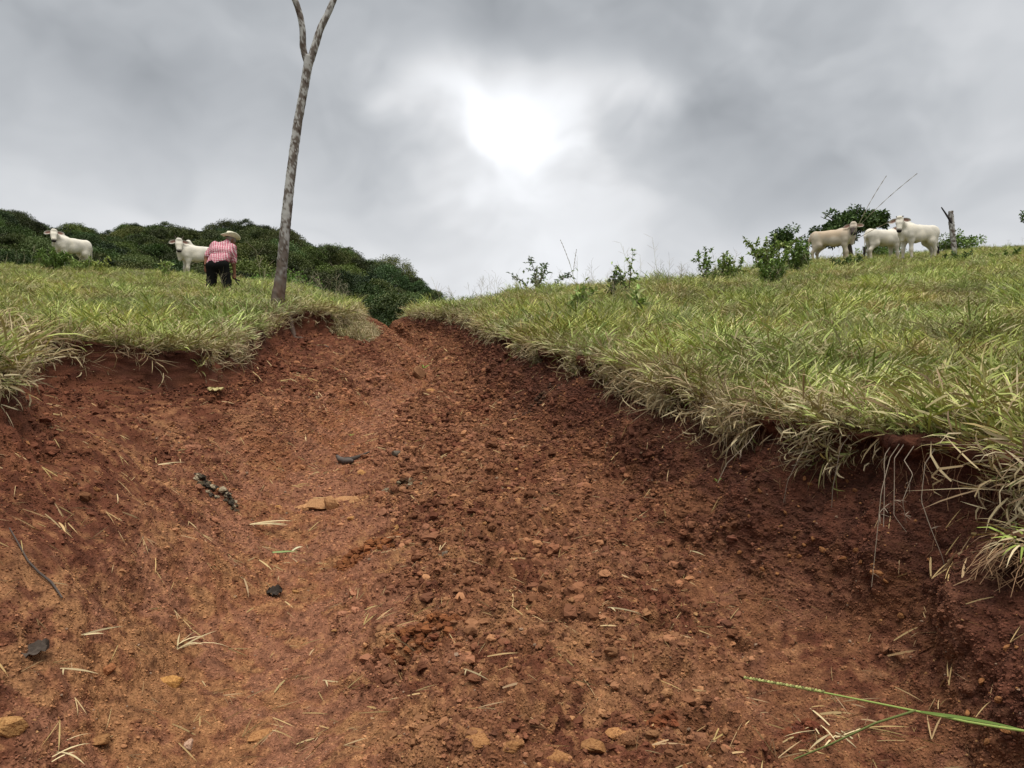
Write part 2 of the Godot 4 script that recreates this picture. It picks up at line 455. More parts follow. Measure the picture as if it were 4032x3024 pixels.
func build_gully() -> void:
	var d := -6.0
	while d < 58.0:
		rows_d.append(d)
		if d < 1.4: d += 0.18
		elif d < 20.0: d += clampf(0.00135 * d * d, 0.0062, 0.058)
		else: d += 0.6
	cols = 1
	for c in COUNTS: cols += c
	var R := rows_d.size()
	grid.resize(R * cols)
	var g := Geo.new()
	g.c.resize(R * cols)
	g.n.resize(R * cols)
	for r in R:
		d = rows_d[r]
		var k := cross_section(d)
		var c := 0
		for s in COUNTS.size():
			var p0: Vector2 = k[maxi(s - 1, 0)]
			var p1: Vector2 = k[s]
			var p2: Vector2 = k[s + 1]
			var p3: Vector2 = k[mini(s + 2, k.size() - 1)]
			var steps: int = COUNTS[s] + (1 if s == COUNTS.size() - 1 else 0)
			for e in steps:
				var t: float = float(e) / COUNTS[s]
				var p := p1.cubic_interpolate(p2, p0, p3, t)
				var tg := (p1.cubic_interpolate(p2, p0, p3, t + 0.02) - p).normalized()
				var nrm := Vector2(-tg.y, tg.x)
				var x := p.x
				var y := p.y
				var q: float = s + t
				var rough := rough_at(x, d)
				var bank := smoothstep(0.2, 1.2, q) * smoothstep(10.9, 9.6, q)
				var h := 0.035 * ns.get_noise_3d(x * 1.4, y * 1.4, d * 1.4) + 0.020 * ns.get_noise_3d(x * 4.2, y * 4.2, d * 4.2)
				h += (0.006 + 0.024 * rough) * nf.get_noise_3d(x * 9.0, y * 9.0, d * 9.0)
				h += (0.007 + 0.021 * rough) * nf.get_noise_3d(x * 24.0, y * 24.0, d * 24.0)
				var fine := ns.get_noise_3d(x * 95.0, y * 95.0, d * 95.0)
				h += (0.0016 + 0.0045 * rough) * fine
				if rough > 0.3:
					var pit := nc.get_noise_2d(x * 4.6 + 0.4 * ns.get_noise_2d(x * 7, d * 7), d * 4.6) + 1.0
					h -= 0.085 * rough * smoothstep(0.36, 0.10, pit) * smoothstep(-0.05, 0.2, ns.get_noise_2d(x * 2.7 + 8.0, d * 2.7))
					var clod := nc.get_noise_3d(x * 13.0, y * 13.0, d * 13.0) + 1.0
					h += 0.026 * rough * smoothstep(0.5, 0.1, clod) * smoothstep(0.0, 0.35, ns.get_noise_2d(x * 3.1 + 3.0, d * 3.1 + 5.0) + 0.15)
				# slides and scratches that run down the left slope
				if q > 1.5 and q < 4.6:
					h += 0.018 * smoothstep(1.5, 2.4, q) * smoothstep(4.6, 3.8, q) * ns.get_noise_2d((d + (x + 2.0) * 0.45) * 5.5, x * 0.9)
				if q > 1.4 and q < 3.7:
					h += smoothstep(1.4, 1.9, q) * smoothstep(3.7, 3.2, q) * (0.028 * nf.get_noise_3d(x * 11.0, y * 11.0, d * 11.0) + 0.02 * ns.get_noise_2d(d * 6.0, y * 3.0))
				if q > 7.2 and q < 9.9:
					h += 0.022 * ns.get_noise_2d(d * 7.0, y * 1.6) + 0.03 * ns.get_noise_2d(d * 2.4, y * 2.0 + 30.0) + 0.018 * nf.get_noise_3d(x * 14.0, y * 14.0, d * 14.0)
				h *= bank
				var at := r * cols + c
				grid[at] = Vector3(x + nrm.x * h, y + nrm.y * h, -d)
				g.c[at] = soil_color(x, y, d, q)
				c += 1
	for r in R:
		var ra := maxi(r - 1, 0) * cols
		var rb := mini(r + 1, R - 1) * cols
		for c in cols:
			var tx := grid[r * cols + mini(c + 1, cols - 1)] - grid[r * cols + maxi(c - 1, 0)]
			var td := grid[rb + c] - grid[ra + c]
			g.n[r * cols + c] = tx.cross(td).normalized()
	g.v = grid
	grid_c = g.c
	g.i.resize((R - 1) * (cols - 1) * 6)
	var w := 0
	for r in R - 1:
		for c in cols - 1:
			var a := r * cols + c
			g.i[w] = a; g.i[w + 1] = a + cols; g.i[w + 2] = a + 1
			g.i[w + 3] = a + 1; g.i[w + 4] = a + cols; g.i[w + 5] = a + cols + 1
			w += 6
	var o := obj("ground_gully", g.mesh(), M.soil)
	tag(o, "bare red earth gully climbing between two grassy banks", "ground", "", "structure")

# point and normal of the gully's surface at (x, d)
func on_soil(x: float, d: float) -> Array:
	var lo := 0
	var hi := rows_d.size() - 2
	while lo < hi:
		var m := (lo + hi + 1) >> 1
		if rows_d[m] <= d: lo = m
		else: hi = m - 1
	var b := lo * cols
	var l := 0
	var h := cols - 2
	while l < h:
		var m := (l + h + 1) >> 1
		if grid[b + m].x <= x: l = m
		else: h = m - 1
	var p := grid[b + l].lerp(grid[b + l + 1], clampf((x - grid[b + l].x) / maxf(grid[b + l + 1].x - grid[b + l].x, 1e-5), 0, 1))
	var wide := mini(l + 4, cols - 1)
	var n := (grid[b + wide] - grid[b + maxi(l - 4, 0)]).cross(grid[mini(lo + 3, rows_d.size() - 1) * cols + l] - grid[maxi(lo - 3, 0) * cols + l]).normalized()
	return [Vector3(x, p.y, -d), n]

func soil(x: float, d: float) -> Vector3:
	return on_soil(x, d)[0]

# a point on the wall: q as in soil_color
func on_wall(q: float, d: float) -> Array:
	var lo := 0
	while lo < rows_d.size() - 2 and rows_d[lo + 1] <= d: lo += 1
	var c := 0
	for s in int(q): c += COUNTS[s]
	c += int((q - int(q)) * COUNTS[int(q)])
	var n := (grid[lo * cols + c + 3] - grid[lo * cols + c - 3]).cross(grid[(lo + 2) * cols + c] - grid[(lo - 2) * cols + c]).normalized()
	return [grid[lo * cols + c], n]

func build_sheet(called: String, left: bool, label: String) -> void:
	var ds := PackedFloat32Array()
	var d := -6.0
	while d < 60.0:
		ds.append(d)
		d += 0.25 if d < 6.0 else clampf(d * 0.03, 0.2, 0.9)
	var nw := 90
	var g := Geo.new()
	for r in ds.size():
		d = ds[r]
		var k := cross_section(d)
		var edge: float = k[0].x + 0.1 if left else k[11].x - 0.1
		for c in nw + 1:
			var f := float(c) / nw
			var reach := (0.15 * f + 1.35 * f * f) * maxf(d, 9.0)
			var x := edge - reach if left else edge + reach
			var y := hill_left(x, d) if left else hill_right(x, d)
			g.v.append(Vector3(x, y - (0.03 if c == 0 else 0.0), -d))
			var s := nf.get_noise_2d(x * 1.3, d * 1.3)
			g.c.append(Color(0.13, 0.10, 0.055).lerp(Color(0.12, 0.125, 0.05), smoothstep(-0.2, 0.3, s)) * (1.0 + 0.4 * nf.get_noise_2d(x * 9, d * 9)))
	var w := nw + 1
	for r in ds.size() - 1:
		for c in nw:
			var a := r * w + c
			if left: g.i.append_array(PackedInt32Array([a, a + 1, a + w, a + 1, a + w + 1, a + w]))
			else: g.i.append_array(PackedInt32Array([a, a + w, a + 1, a + 1, a + w, a + w + 1]))
	tag(obj(called, g.mesh(), M.turf), label, "ground", "", "structure")

func build_far_land() -> void:
	var g := Geo.new()
	var ds := PackedFloat32Array()
	var d := 46.0
	while d < 1500.0:
		ds.append(d)
		d *= 1.045
	var nw := 120
	for r in ds.size():
		d = ds[r]
		for c in nw + 1:
			var a := -1.6 + 3.2 * c / nw
			var x := a * d
			var y := far_land(x, d)
			if d < 66.0: y = minf(y, hill(x, minf(d, 58.0)) - 0.5)
			g.v.append(Vector3(x, y, -d))
			g.c.append(Color(0.035, 0.055, 0.02).lerp(Color(0.06, 0.085, 0.03), 0.5 + 0.5 * nf.get_noise_2d(x * 0.1, d * 0.1)))
	var w := nw + 1
	for r in ds.size() - 1:
		for c in nw:
			var q := r * w + c
			g.i.append_array(PackedInt32Array([q, q + w, q + 1, q + 1, q + w, q + w + 1]))
	tag(obj("far_hills", g.mesh(), M.turf), "green land falling behind the pasture and rising as a wooded hill", "hills", "", "structure")

# ------------------------------------------------------------------ sky
func build_sky(exposure: float) -> ImageTexture:
	var W := 2048
	var H := 1024
	var data := PackedFloat32Array()
	data.resize(W * H * 3)
	var warp := FastNoiseLite.new()
	warp.seed = 11
	warp.frequency = 1.0
	warp.fractal_octaves = 5
	var soft := FastNoiseLite.new()
	soft.seed = 23
	soft.frequency = 1.0
	soft.fractal_octaves = 3
	var blobs := [   # azimuth, elevation, half widths, strength
		[-3.0, 20.2, 4.6, 2.3, 0.26], [3.4, 19.2, 5.4, 2.9, 0.40], [0.8, 17.6, 4.0, 2.2, 0.22], [2.2, 15.6, 3.6, 2.4, 0.13], [-7.5, 20.6, 2.6, 1.5, 0.06], [8.6, 20.2, 2.6, 1.5, 0.05], [-1.5, 13.5, 3.0, 1.6, 0.08], [1.0, 16.5, 10.0, 7.0, 0.09], [-6.5, 21.0, 3.5, 2.2, 0.10], [1.5, 12.5, 8.0, 7.0, 0.16],
		[15.0, 17.5, 9.5, 4.2, -0.17], [20.0, 13.0, 12.0, 2.6, -0.10], [-0.5, 26.5, 7.0, 4.0, -0.17], [9.0, 24.0, 5.0, 4.0, -0.07],
		[-26.0, 20.0, 10.0, 5.0, -0.12], [-12.0, 15.5, 5.5, 3.2, -0.06], [-6.5, 12.5, 5.5, 2.6, -0.11], [-25.0, 9.0, 9.0, 4.0, 0.05],
		[31.0, 21.0, 6.0, 6.0, 0.10], [-22.0, 27.0, 12.0, 3.0, -0.05], [-15.0, 11.0, 6.0, 3.5, 0.06]]
	for j in H:
		var el := 90.0 - 180.0 * (j + 0.5) / H
		if el < -1.5:
			for i in W:
				var at := (j * W + i) * 3
				data[at] = 0.20 / exposure; data[at + 1] = 0.19 / exposure; data[at + 2] = 0.15 / exposure
			continue
		var e := deg_to_rad(el)
		var base := ramp([[0.0, 0.78], [6.0, 0.76], [12.0, 0.66], [20.0, 0.53], [30.0, 0.53], [55.0, 0.95], [90.0, 1.35]], el)
		for i in W:
			var az := fposmod(360.0 * (i + 0.5) / W + 180.0, 360.0) - 180.0
			var a := deg_to_rad(az)
			var p := Vector3(cos(e) * sin(a), sin(e), cos(e) * cos(a))
			var w1 := soft.get_noise_3dv(p * 5.0)
			var w2 := soft.get_noise_3dv(p * 5.0 + Vector3(31, 7, 3))
			var n1 := warp.get_noise_3d(p.x * 6.0 + w1 * 0.55, p.y * 11.0 + w2 * 0.55, p.z * 6.0)
			var n2 := warp.get_noise_3d(p.x * 15.0 + w2, p.y * 20.0 + w1, p.z * 15.0)
			var L := base + (0.10 * n1 + 0.014 * n2) * smoothstep(-2.0, 9.0, el)
			if absf(az) < 60.0 and el < 45.0:
				var wa := az + 3.4 * w1 + 1.2 * n2
				var we := el + 1.9 * w2 + 1.3 * n1
				for b in blobs:
					var u: float = (wa - b[0]) / b[2]
					var v: float = (we - b[1]) / b[3]
					var rr := u * u + v * v
					if rr < 6.0: L += b[4] * exp(-rr)
			L = maxf(L, 0.18)
			var cool := clampf((0.75 - L) * 0.9, 0.0, 0.4)
			var at := (j * W + i) * 3
			data[at] = L * (1.0 - 0.12 * cool) * 0.98 / exposure
			data[at + 1] = L / exposure
			data[at + 2] = L * (1.0 + 0.12 * cool + 0.035) / exposure
	var im := Image.create_from_data(W, H, false, Image.FORMAT_RGBF, data.to_byte_array())
	return ImageTexture.create_from_image(im)

func build_light() -> void:
	var cam := Camera3D.new()
	cam.name = "camera"
	add_child(cam)
	cam.position = Vector3(0, EYE, 0)
	cam.fov = 52.0
	cam.near = 0.05
	cam.far = 4000.0
	cam.current = true
	var exposure := 2.35
	var env := Environment.new()
	env.background_mode = Environment.BG_SKY
	var sm := PanoramaSkyMaterial.new()
	sm.panorama = build_sky(exposure)
	var sky := Sky.new()
	sky.sky_material = sm
	env.sky = sky
	env.tonemap_mode = Environment.TONE_MAPPER_LINEAR
	env.tonemap_exposure = exposure
	env.sdfgi_enabled = true
	env.ssao_enabled = true
	env.ssil_enabled = true
	var we := WorldEnvironment.new()
	we.name = "world_environment"
	we.environment = env
	add_child(we)
	var sun := DirectionalLight3D.new()
	sun.name = "sun"
	sun.light_energy = 0.5
	sun.light_color = Color(1.0, 0.965, 0.91)
	sun.light_angular_distance = 40.0
	sun.shadow_enabled = true
	add_child(sun)
	sun.look_at_from_position(Vector3(1.0, 15, 4.0), Vector3.ZERO, Vector3.FORWARD)

func build_materials() -> void:
	M.soil = tinted(0.92, 0.18)
	M.soil.uv1_triplanar = true
	M.soil.uv1_world_triplanar = true
	M.soil.uv1_scale = Vector3.ONE * 1.9
	M.soil.albedo_texture = noise_tex(0.055, FastNoiseLite.TYPE_SIMPLEX_SMOOTH, 5, 1024, Color(0.45, 0.42, 0.40), Color(0.90, 0.89, 0.88), Color(1, 1, 1), 3)
	M.soil.normal_enabled = true
	M.soil.normal_texture = noise_tex(0.05, FastNoiseLite.TYPE_SIMPLEX_SMOOTH, 5, 1024, Color.BLACK, Color.GRAY, Color.WHITE, 5, true)
	M.soil.normal_scale = 1.6
	M.turf = tinted(0.95, 0.1)
	M.grass = tinted(0.62, 0.25)
	M.grass.cull_mode = BaseMaterial3D.CULL_DISABLED
	M.grass.backlight_enabled = true
	M.grass.backlight = Color(0.42, 0.46, 0.22)
	M.straw = tinted(0.7, 0.25)
	M.straw.cull_mode = BaseMaterial3D.CULL_DISABLED
	M.foliage = tinted(0.55, 0.3)
	M.foliage.cull_mode = BaseMaterial3D.CULL_DISABLED
	M.foliage.backlight_enabled = true
	M.foliage.backlight = Color(0.3, 0.36, 0.12)
	M.plain = tinted(0.85, 0.25)
	M.stone = tinted(0.85, 0.25)
	M.stone.uv1_triplanar = true
	M.stone.uv1_scale = Vector3.ONE * 7.0
	M.stone.albedo_texture = noise_tex(0.03, FastNoiseLite.TYPE_SIMPLEX_SMOOTH, 5, 512, Color(0.55, 0.45, 0.4), Color(0.92, 0.9, 0.88), Color(1, 1, 1), 31)
	M.stone.normal_enabled = true
	M.stone.normal_texture = noise_tex(0.04, FastNoiseLite.TYPE_SIMPLEX_SMOOTH, 5, 512, Color.BLACK, Color.GRAY, Color.WHITE, 33, true)
	M.crumb = tinted(0.95, 0.12)
	M.hide = tinted(0.75, 0.2)
	M.cloth = tinted(0.9, 0.1)

func _ready() -> void:
	for n in [ns, nf, nc]:
		n.frequency = 1.0
		n.noise_type = FastNoiseLite.TYPE_SIMPLEX_SMOOTH
		n.fractal_type = FastNoiseLite.FRACTAL_NONE
	nf.fractal_type = FastNoiseLite.FRACTAL_FBM
	nf.fractal_octaves = 3
	nf.seed = 5
	nc.noise_type = FastNoiseLite.TYPE_CELLULAR
	nc.cellular_return_type = FastNoiseLite.RETURN_DISTANCE
	rng.seed = 20240611
	var t0 := Time.get_ticks_msec()
	build_light()
	print("sky ", Time.get_ticks_msec() - t0)
	build_materials()
	lay_tables()
	build_gully()
	print("gully ", Time.get_ticks_msec() - t0)
	build_sheet("hillside_left", true, "grassy pasture slope on the uphill side of the leaning tree")
	build_sheet("hillside_right", false, "grassy pasture slope where the three cattle stand together")
	build_far_land()
	print("land ", Time.get_ticks_msec() - t0)
	build_grass()
	print("grass ", Time.get_ticks_msec() - t0)
	build_fringe()
	build_leaning_tree()
	build_forest()
	print("trees ", Time.get_ticks_msec() - t0)
	build_bushes()
	build_stalks()
	build_cattle()
	print("cattle ", Time.get_ticks_msec() - t0)
	build_person()
	print("person ", Time.get_ticks_msec() - t0)
	build_soil_bits()
	build_stones()
	build_litter()
	build_hanging()
	print("all ", Time.get_ticks_msec() - t0)

# ------------------------------------------------------------------ grass
const GREEN := [Color(0.305, 0.335, 0.110), Color(0.375, 0.400, 0.140), Color(0.435, 0.435, 0.185), Color(0.350, 0.320, 0.150), Color(0.225, 0.265, 0.085)]
const DRY := [Color(0.46, 0.375, 0.22), Color(0.54, 0.46, 0.29), Color(0.36, 0.275, 0.155), Color(0.26, 0.18, 0.11), Color(0.48, 0.40, 0.25)]

# creeping pasture grass: thin stems that carry short broad leaves, with dead blades between
func tuft(n: int, tall: float, wide: float, spread: float, lean: float, droop: float, dry: float) -> ArrayMesh:
	var g := Geo.new()
	var stems := int(n / 4.0)
	for k in stems:
		var a := rng.randf() * TAU
		var r := spread * sqrt(rng.randf())
		var at := Vector3(cos(a) * r, -0.02, sin(a) * r)
		var tilt := lean * rng.randf_range(0.1, 1.3)
		var b := a + rng.randf_range(-1.2, 1.2)
		var dir := Vector3(cos(b) * sin(tilt), cos(tilt), sin(b) * sin(tilt))
		var is_dry := rng.randf() < dry
		var col: Color = (pick(DRY) if is_dry else pick(GREEN)) * rng.randf_range(0.75, 1.2)
		var length := tall * rng.randf_range(0.5, 1.0)
		blade(g, at, dir, length, wide * 0.42, droop * 0.5, col * Color(0.8, 0.72, 0.7) if not is_dry else col * 0.8, 2, rng.randf_range(-1.2, 1.2))
		for q in 3:
			var f := rng.randf_range(0.25, 1.0)
			var c2 := b + rng.randf_range(-2.2, 2.2)
			var out := (dir * rng.randf_range(0.3, 1.0) + Vector3(cos(c2), rng.randf_range(-0.1, 0.5), sin(c2)) * rng.randf_range(0.4, 1.0)).normalized()
			var leaf_col: Color = pick(DRY) * rng.randf_range(0.7, 1.1) if rng.randf() < dry * 0.8 else col * rng.randf_range(0.85, 1.2)
			blade(g, at + dir * length * f - Vector3.UP * droop * 0.1 * length * f * f, out, tall * rng.randf_range(0.28, 0.62), wide * rng.randf_range(0.7, 1.3), droop * rng.randf_range(0.1, 1.3), leaf_col, 3, rng.randf_range(-1.4, 1.4))
	return g.mesh()

func scatter(called: String, mesh: Mesh, mat: Material, list: Array, parent: Node) -> MultiMeshInstance3D:
	var mm := MultiMesh.new()
	mm.transform_format = MultiMesh.TRANSFORM_3D
	mm.use_colors = true
	mm.mesh = mesh
	mm.instance_count = list.size()
	for k in list.size():
		mm.set_instance_transform(k, list[k][0])
		mm.set_instance_color(k, list[k][1])
	var o := MultiMeshInstance3D.new()
	o.multimesh = mm
	o.material_override = mat
	o.name = called
	parent.add_child(o, true)
	o.set_meta("kind", "stuff")
	return o

func build_grass() -> void:
	var kinds := []
	for k in 3: kinds.append(tuft(68, 0.195, 0.0082, 0.09, 0.8, 0.9, 0.15))
	for k in 2: kinds.append(tuft(64, 0.215, 0.0078, 0.10, 0.9, 1.0, 0.45))
	kinds.append(tuft(48, 0.20, 0.0085, 0.09, 0.9, 1.3, 0.90))
	kinds.append(tuft(40, 0.30, 0.0095, 0.075, 0.55, 0.7, 0.10))
	kinds.append(tuft(60, 0.26, 0.0090, 0.085, 0.75, 0.6, 0.22))
	kinds.append(tuft(56, 0.26, 0.0082, 0.085, 0.85, 0.8, 0.6))
	var lists := []
	for k in kinds.size(): lists.append([])
	M.tufts = kinds
	for side in 2:
		var d := 0.9
		while d < 52.0:
			var step := 0.058 if d < 8.0 else 0.058 * sqrt(d / 8.0)
			var k := cross_section(d)
			var edge: float = k[1].x - 0.05 if side == 0 else k[10].x + 0.05
			var reach := 0.74 * maxf(d, 2.2) + 1.2
			var x := edge
			var crest := 1e9
			while absf(x) < reach:
				var px := x + rng.randf_range(-0.6, 0.6) * step
				var pd := d + rng.randf_range(-0.6, 0.6) * step
				x += -step if side == 0 else step
				crest = ramp(CREST_L, px) if side == 0 else ramp(CREST_R, px)
				if pd > crest + 9.0: continue
				var y := hill_left(px, pd) if side == 0 else hill_right(px, pd)
				var dryness := 0.5 + 0.75 * nf.get_noise_2d(px * 0.55 + 20.0, pd * 0.55) + 0.5 * ns.get_noise_2d(px * 1.7, pd * 1.7 + 44.0) + rng.randf_range(-0.35, 0.35)
				var kind := 0
				if dryness > 0.78: kind = 5
				elif dryness > 0.36: kind = 3 + rng.randi() % 2
				else: kind = rng.randi() % 3
				var lush := ns.get_noise_2d(px * 0.8, pd * 0.8 + 70.0)
				if lush > 0.35 and rng.randf() < 0.4: kind = 6
				if d < 8.0 and rng.randf() < (0.42 if side == 1 else 0.25) * smoothstep(8.0, 5.5, d): kind = 7 if dryness < 0.5 else 8
				if ns.get_noise_2d(px * 2.6 + 15.0, pd * 2.6) > 0.52: continue
				var sc := rng.randf_range(0.55, 1.15) * (1.0 + 0.30 * ns.get_noise_2d(px * 0.7 + 11.0, pd * 0.7) + 0.30 * ns.get_noise_2d(px * 2.1, pd * 2.1 + 5.0))
				var b := Basis(Vector3.UP, rng.randf() * TAU)
				b = Basis(Vector3(rng.randf_range(-1, 1), 0, rng.randf_range(-1, 1)).normalized(), rng.randf_range(0, 0.35)) * b
				b = b.scaled(Vector3(sc, sc, sc))
				var tone := rng.randf_range(0.8, 1.15) * (1.0 + 0.22 * ns.get_noise_2d(px * 0.35, pd * 0.35 + 33.0) + 0.18 * ns.get_noise_2d(px * 1.4 + 3.0, pd * 1.4))
				var warm := 0.5 + 0.5 * ns.get_noise_2d(px * 0.6 + 60.0, pd * 0.6)
				lists[kind].append([Transform3D(b, Vector3(px, y, -pd)), Color(tone * (0.84 + 0.18 * warm), tone, tone * (0.98 - 0.2 * warm))])
			d += step
	var root := thing("pasture_grass", "thick green and straw coloured pasture grass covering both banks", "grass")
	root.set_meta("kind", "stuff")
	var total := 0
	for k in kinds.size():
		scatter(["leafy_tufts", "leafy_tufts", "leafy_tufts", "mixed_tufts", "mixed_tufts", "dry_tufts", "tall_tufts", "coarse_tufts", "coarse_tufts"][k], kinds[k], M.grass, lists[k], root)
		total += lists[k].size()
	print("tufts ", total)

# grass that leans and hangs over the lips of the gully
func build_fringe() -> void:
	var kinds := [tuft(32, 0.20, 0.0090, 0.05, 0.9, 1.6, 0.35), tuft(28, 0.26, 0.0085, 0.05, 0.8, 2.2, 0.75), tuft(20, 0.38, 0.0085, 0.04, 0.5, 2.8, 0.92)]
	var lists := [[], [], []]
	for side in 2:
		var d := 1.2
		while d < 18.0:
			var k := cross_section(d)
			var edge: Vector2 = k[1] if side == 0 else k[10]
			var out := 1.0 if side == 0 else -1.0
			var keep := 0.30 + 0.75 * ns.get_noise_1d(d * 1.7 + side * 60.0) + 0.3 * ns.get_noise_1d(d * 5.0)
			if side == 0 and d > 9.3 and d < 10.4: keep = 0.3   # bare earth under the tree
			var strawy := smoothstep(7.0, 4.0, d) * 1.25 if side == 1 else 0.5
			for e in 3:
				if rng.randf() > keep: continue
				var kind := 0
				var u := rng.randf()
				if u < 0.25 + 0.35 * strawy: kind = 1
				if u < 0.10 + 0.18 * strawy: kind = 2
				var tilt := rng.randf_range(0.3, 1.5) if e < 2 else rng.randf_range(1.3, 2.2)
				var b := Basis(Vector3(0, 0, 1), -tilt * out) * Basis(Vector3.UP, rng.randf() * TAU)
				b = Basis(Vector3.UP, rng.randf_range(-0.7, 0.7)) * b
				var sc := rng.randf_range(0.55, 1.0)
				var tone := rng.randf_range(0.75, 1.1)
				var at := Vector3(edge.x + out * rng.randf_range(-0.06, 0.03), edge.y - rng.randf_range(0.0, 0.05), -d + rng.randf_range(-0.03, 0.03))
				if e == 2: at = Vector3(edge.x + out * rng.randf_range(-0.03, 0.02), edge.y - rng.randf_range(0.03, 0.14), -d)
				lists[kind].append([Transform3D(b.scaled(Vector3.ONE * sc), at), Color(tone, tone, tone)])
			d += 0.022 if d < 8.0 else 0.035
	# the grassed shoulder beyond the leaning tree hangs almost to the floor
	for e in 900:
		var d := rng.randf_range(10.9, 13.4)
		var k := cross_section(d)
		var f := pow(rng.randf(), 0.7)
		var a: Vector2 = k[1].lerp(k[4], f * 0.62)
		if f > 0.55 and ns.get_noise_1d(d * 3.0) < 0.0: continue
		var b := Basis(Vector3(0, 0, 1), -rng.randf_range(0.5, 1.6)) * Basis(Vector3.UP, rng.randf() * TAU)
		var tone := rng.randf_range(0.75, 1.1)
		lists[0 if rng.randf() < 0.75 else 1].append([Transform3D(b.scaled(Vector3.ONE * rng.randf_range(0.6, 1.0)), Vector3(a.x, soil(a.x, d).y, -d)), Color(tone, tone, tone)])
	# tussocks that stand out from the turf
	var tall_green := tuft(110, 0.38, 0.0095, 0.13, 0.85, 1.2, 0.28)
	var tall_dry := tuft(80, 0.34, 0.008, 0.10, 0.8, 1.7, 0.95)
	var spots := [[-2.42, 3.72, 1.0, "large green and straw tussock drooping over the lip at the left edge"], [-2.78, 4.15, 0.9, "straw heavy tussock just behind the drooping left edge tussock"], [-3.45, 6.2, 0.85, "dark stemmy tussock on the left bank above the bare earth"], [-2.72, 8.9, 0.7, "small tussock on the bank between the person and the tree"],
		[0.98, 4.85, 0.9, "tussock on the wall lip where the bank turns uphill"], [1.36, 3.42, 0.95, "broad straw tussock leaning over the dark wall"], [1.78, 2.95, 1.0, "dense near tussock above the hanging runners"], [2.3, 6.2, 0.9, "bright tussock in the middle of the near slope"], [3.6, 9.5, 0.9, "brown dead tussock halfway up the slope"], [8.2, 17.0, 1.0, "dark dead tussock below the middle cow"], [2.9, 4.4, 0.9, "tall bladed tussock at the near edge of the slope"], [-6.15, 16.7, 0.95, "tall grass tussock just before the boots of the person"], [-6.75, 16.8, 0.8, "grass tussock before the left leg of the person"], [-5.6, 16.9, 1.0, "tall grass tussock beside the hand of the person"]]
	for e in spots:
		var k := cross_section(e[1])
		var y: float = hill(e[0], e[1])
		var t := thing("grass_tussock", e[3], "tussock", Vector3(e[0], y - 0.02, -e[1]))
		t.scale = Vector3.ONE * e[2]
		var brown: bool = "dead" in e[3] or "straw" in e[3]
		obj("dry_blades", tall_dry, M.grass, t)
		if not brown or "green" in e[3]: obj("green_blades", tall_green, M.grass, t)
		else: obj("dry_blades", tall_dry, M.grass, t).rotation.y = 2.1
		t.rotation.y = e[1] * 2.7
	var root := thing("overhanging_grass", "grass and straw hanging over the lips of the gully banks", "grass")
	root.set_meta("kind", "stuff")
	for k in 3: scatter(["green_fringe", "mixed_fringe", "straw_fringe"][k], kinds[k], M.grass, lists[k], root)

# ------------------------------------------------------------------ trees
func lichen(p: Vector3, low: float) -> Color:
	var a := nf.get_noise_3d(p.x * 9.0, p.y * 6.0, p.z * 9.0)
	var b := ns.get_noise_3d(p.x * 30.0, p.y * 22.0, p.z * 30.0)
	var c := nf.get_noise_3d(p.x * 16.0 + 4.0, p.y * 12.0, p.z * 16.0)
	var col := Color(0.11, 0.092, 0.078).lerp(Color(0.17, 0.15, 0.135), 0.5 + 0.5 * c)
	col = col.lerp(Color(0.075, 0.058, 0.045), smoothstep(0.12, 0.22, c + 0.3 * b))
	var cover := smoothstep(0.1, 1.6, low + 0.5 * a)
	col = col.lerp(Color(0.37, 0.37, 0.36), smoothstep(0.02, 0.08, a + 0.45 * b - 0.24 + 0.26 * cover) * cover)
	col = col.lerp(Color(0.12, 0.07, 0.05), smoothstep(0.7, 0.0, low + 0.6 * a) * 0.55)
	return col

func bark_tube(called: String, pts: Array, radii: Array, base_y: float, parent: Node, step := 0.022, sides := 26, knob := 0.10) -> MeshInstance3D:
	var curve := Curve3D.new()
	for k in pts.size():
		var t: Vector3 = (pts[mini(k + 1, pts.size() - 1)] - pts[maxi(k - 1, 0)]) / 6.0
		curve.add_point(pts[k], -t, t)
	curve.bake_interval = 0.02
	var length := curve.get_baked_length()
	var lens := [0.0]
	for k in range(1, pts.size()): lens.append(curve.get_closest_offset(pts[k]))
	var g := Geo.new()
	var p := []
	var r := []
	var n := int(length / step) + 2
	for k in n:
		var o := length * k / (n - 1)
		p.append(curve.sample_baked(o))
		var s := 0
		while s < lens.size() - 2 and lens[s + 1] < o: s += 1
		r.append(lerpf(radii[s], radii[s + 1], clampf((o - lens[s]) / maxf(lens[s + 1] - lens[s], 1e-4), 0, 1)))
	tube(g, p, r, [Color.WHITE], sides, knob, 11.0)
	for k in g.v.size():
		var q := g.v[k]
		g.c[k] = lichen(q, q.y - base_y)
	g.n = PackedVector3Array()
	var st := SurfaceTool.new()
	st.create_from(g.mesh(), 0)
	st.generate_normals()
	return obj(called, st.commit(), M.plain, parent)

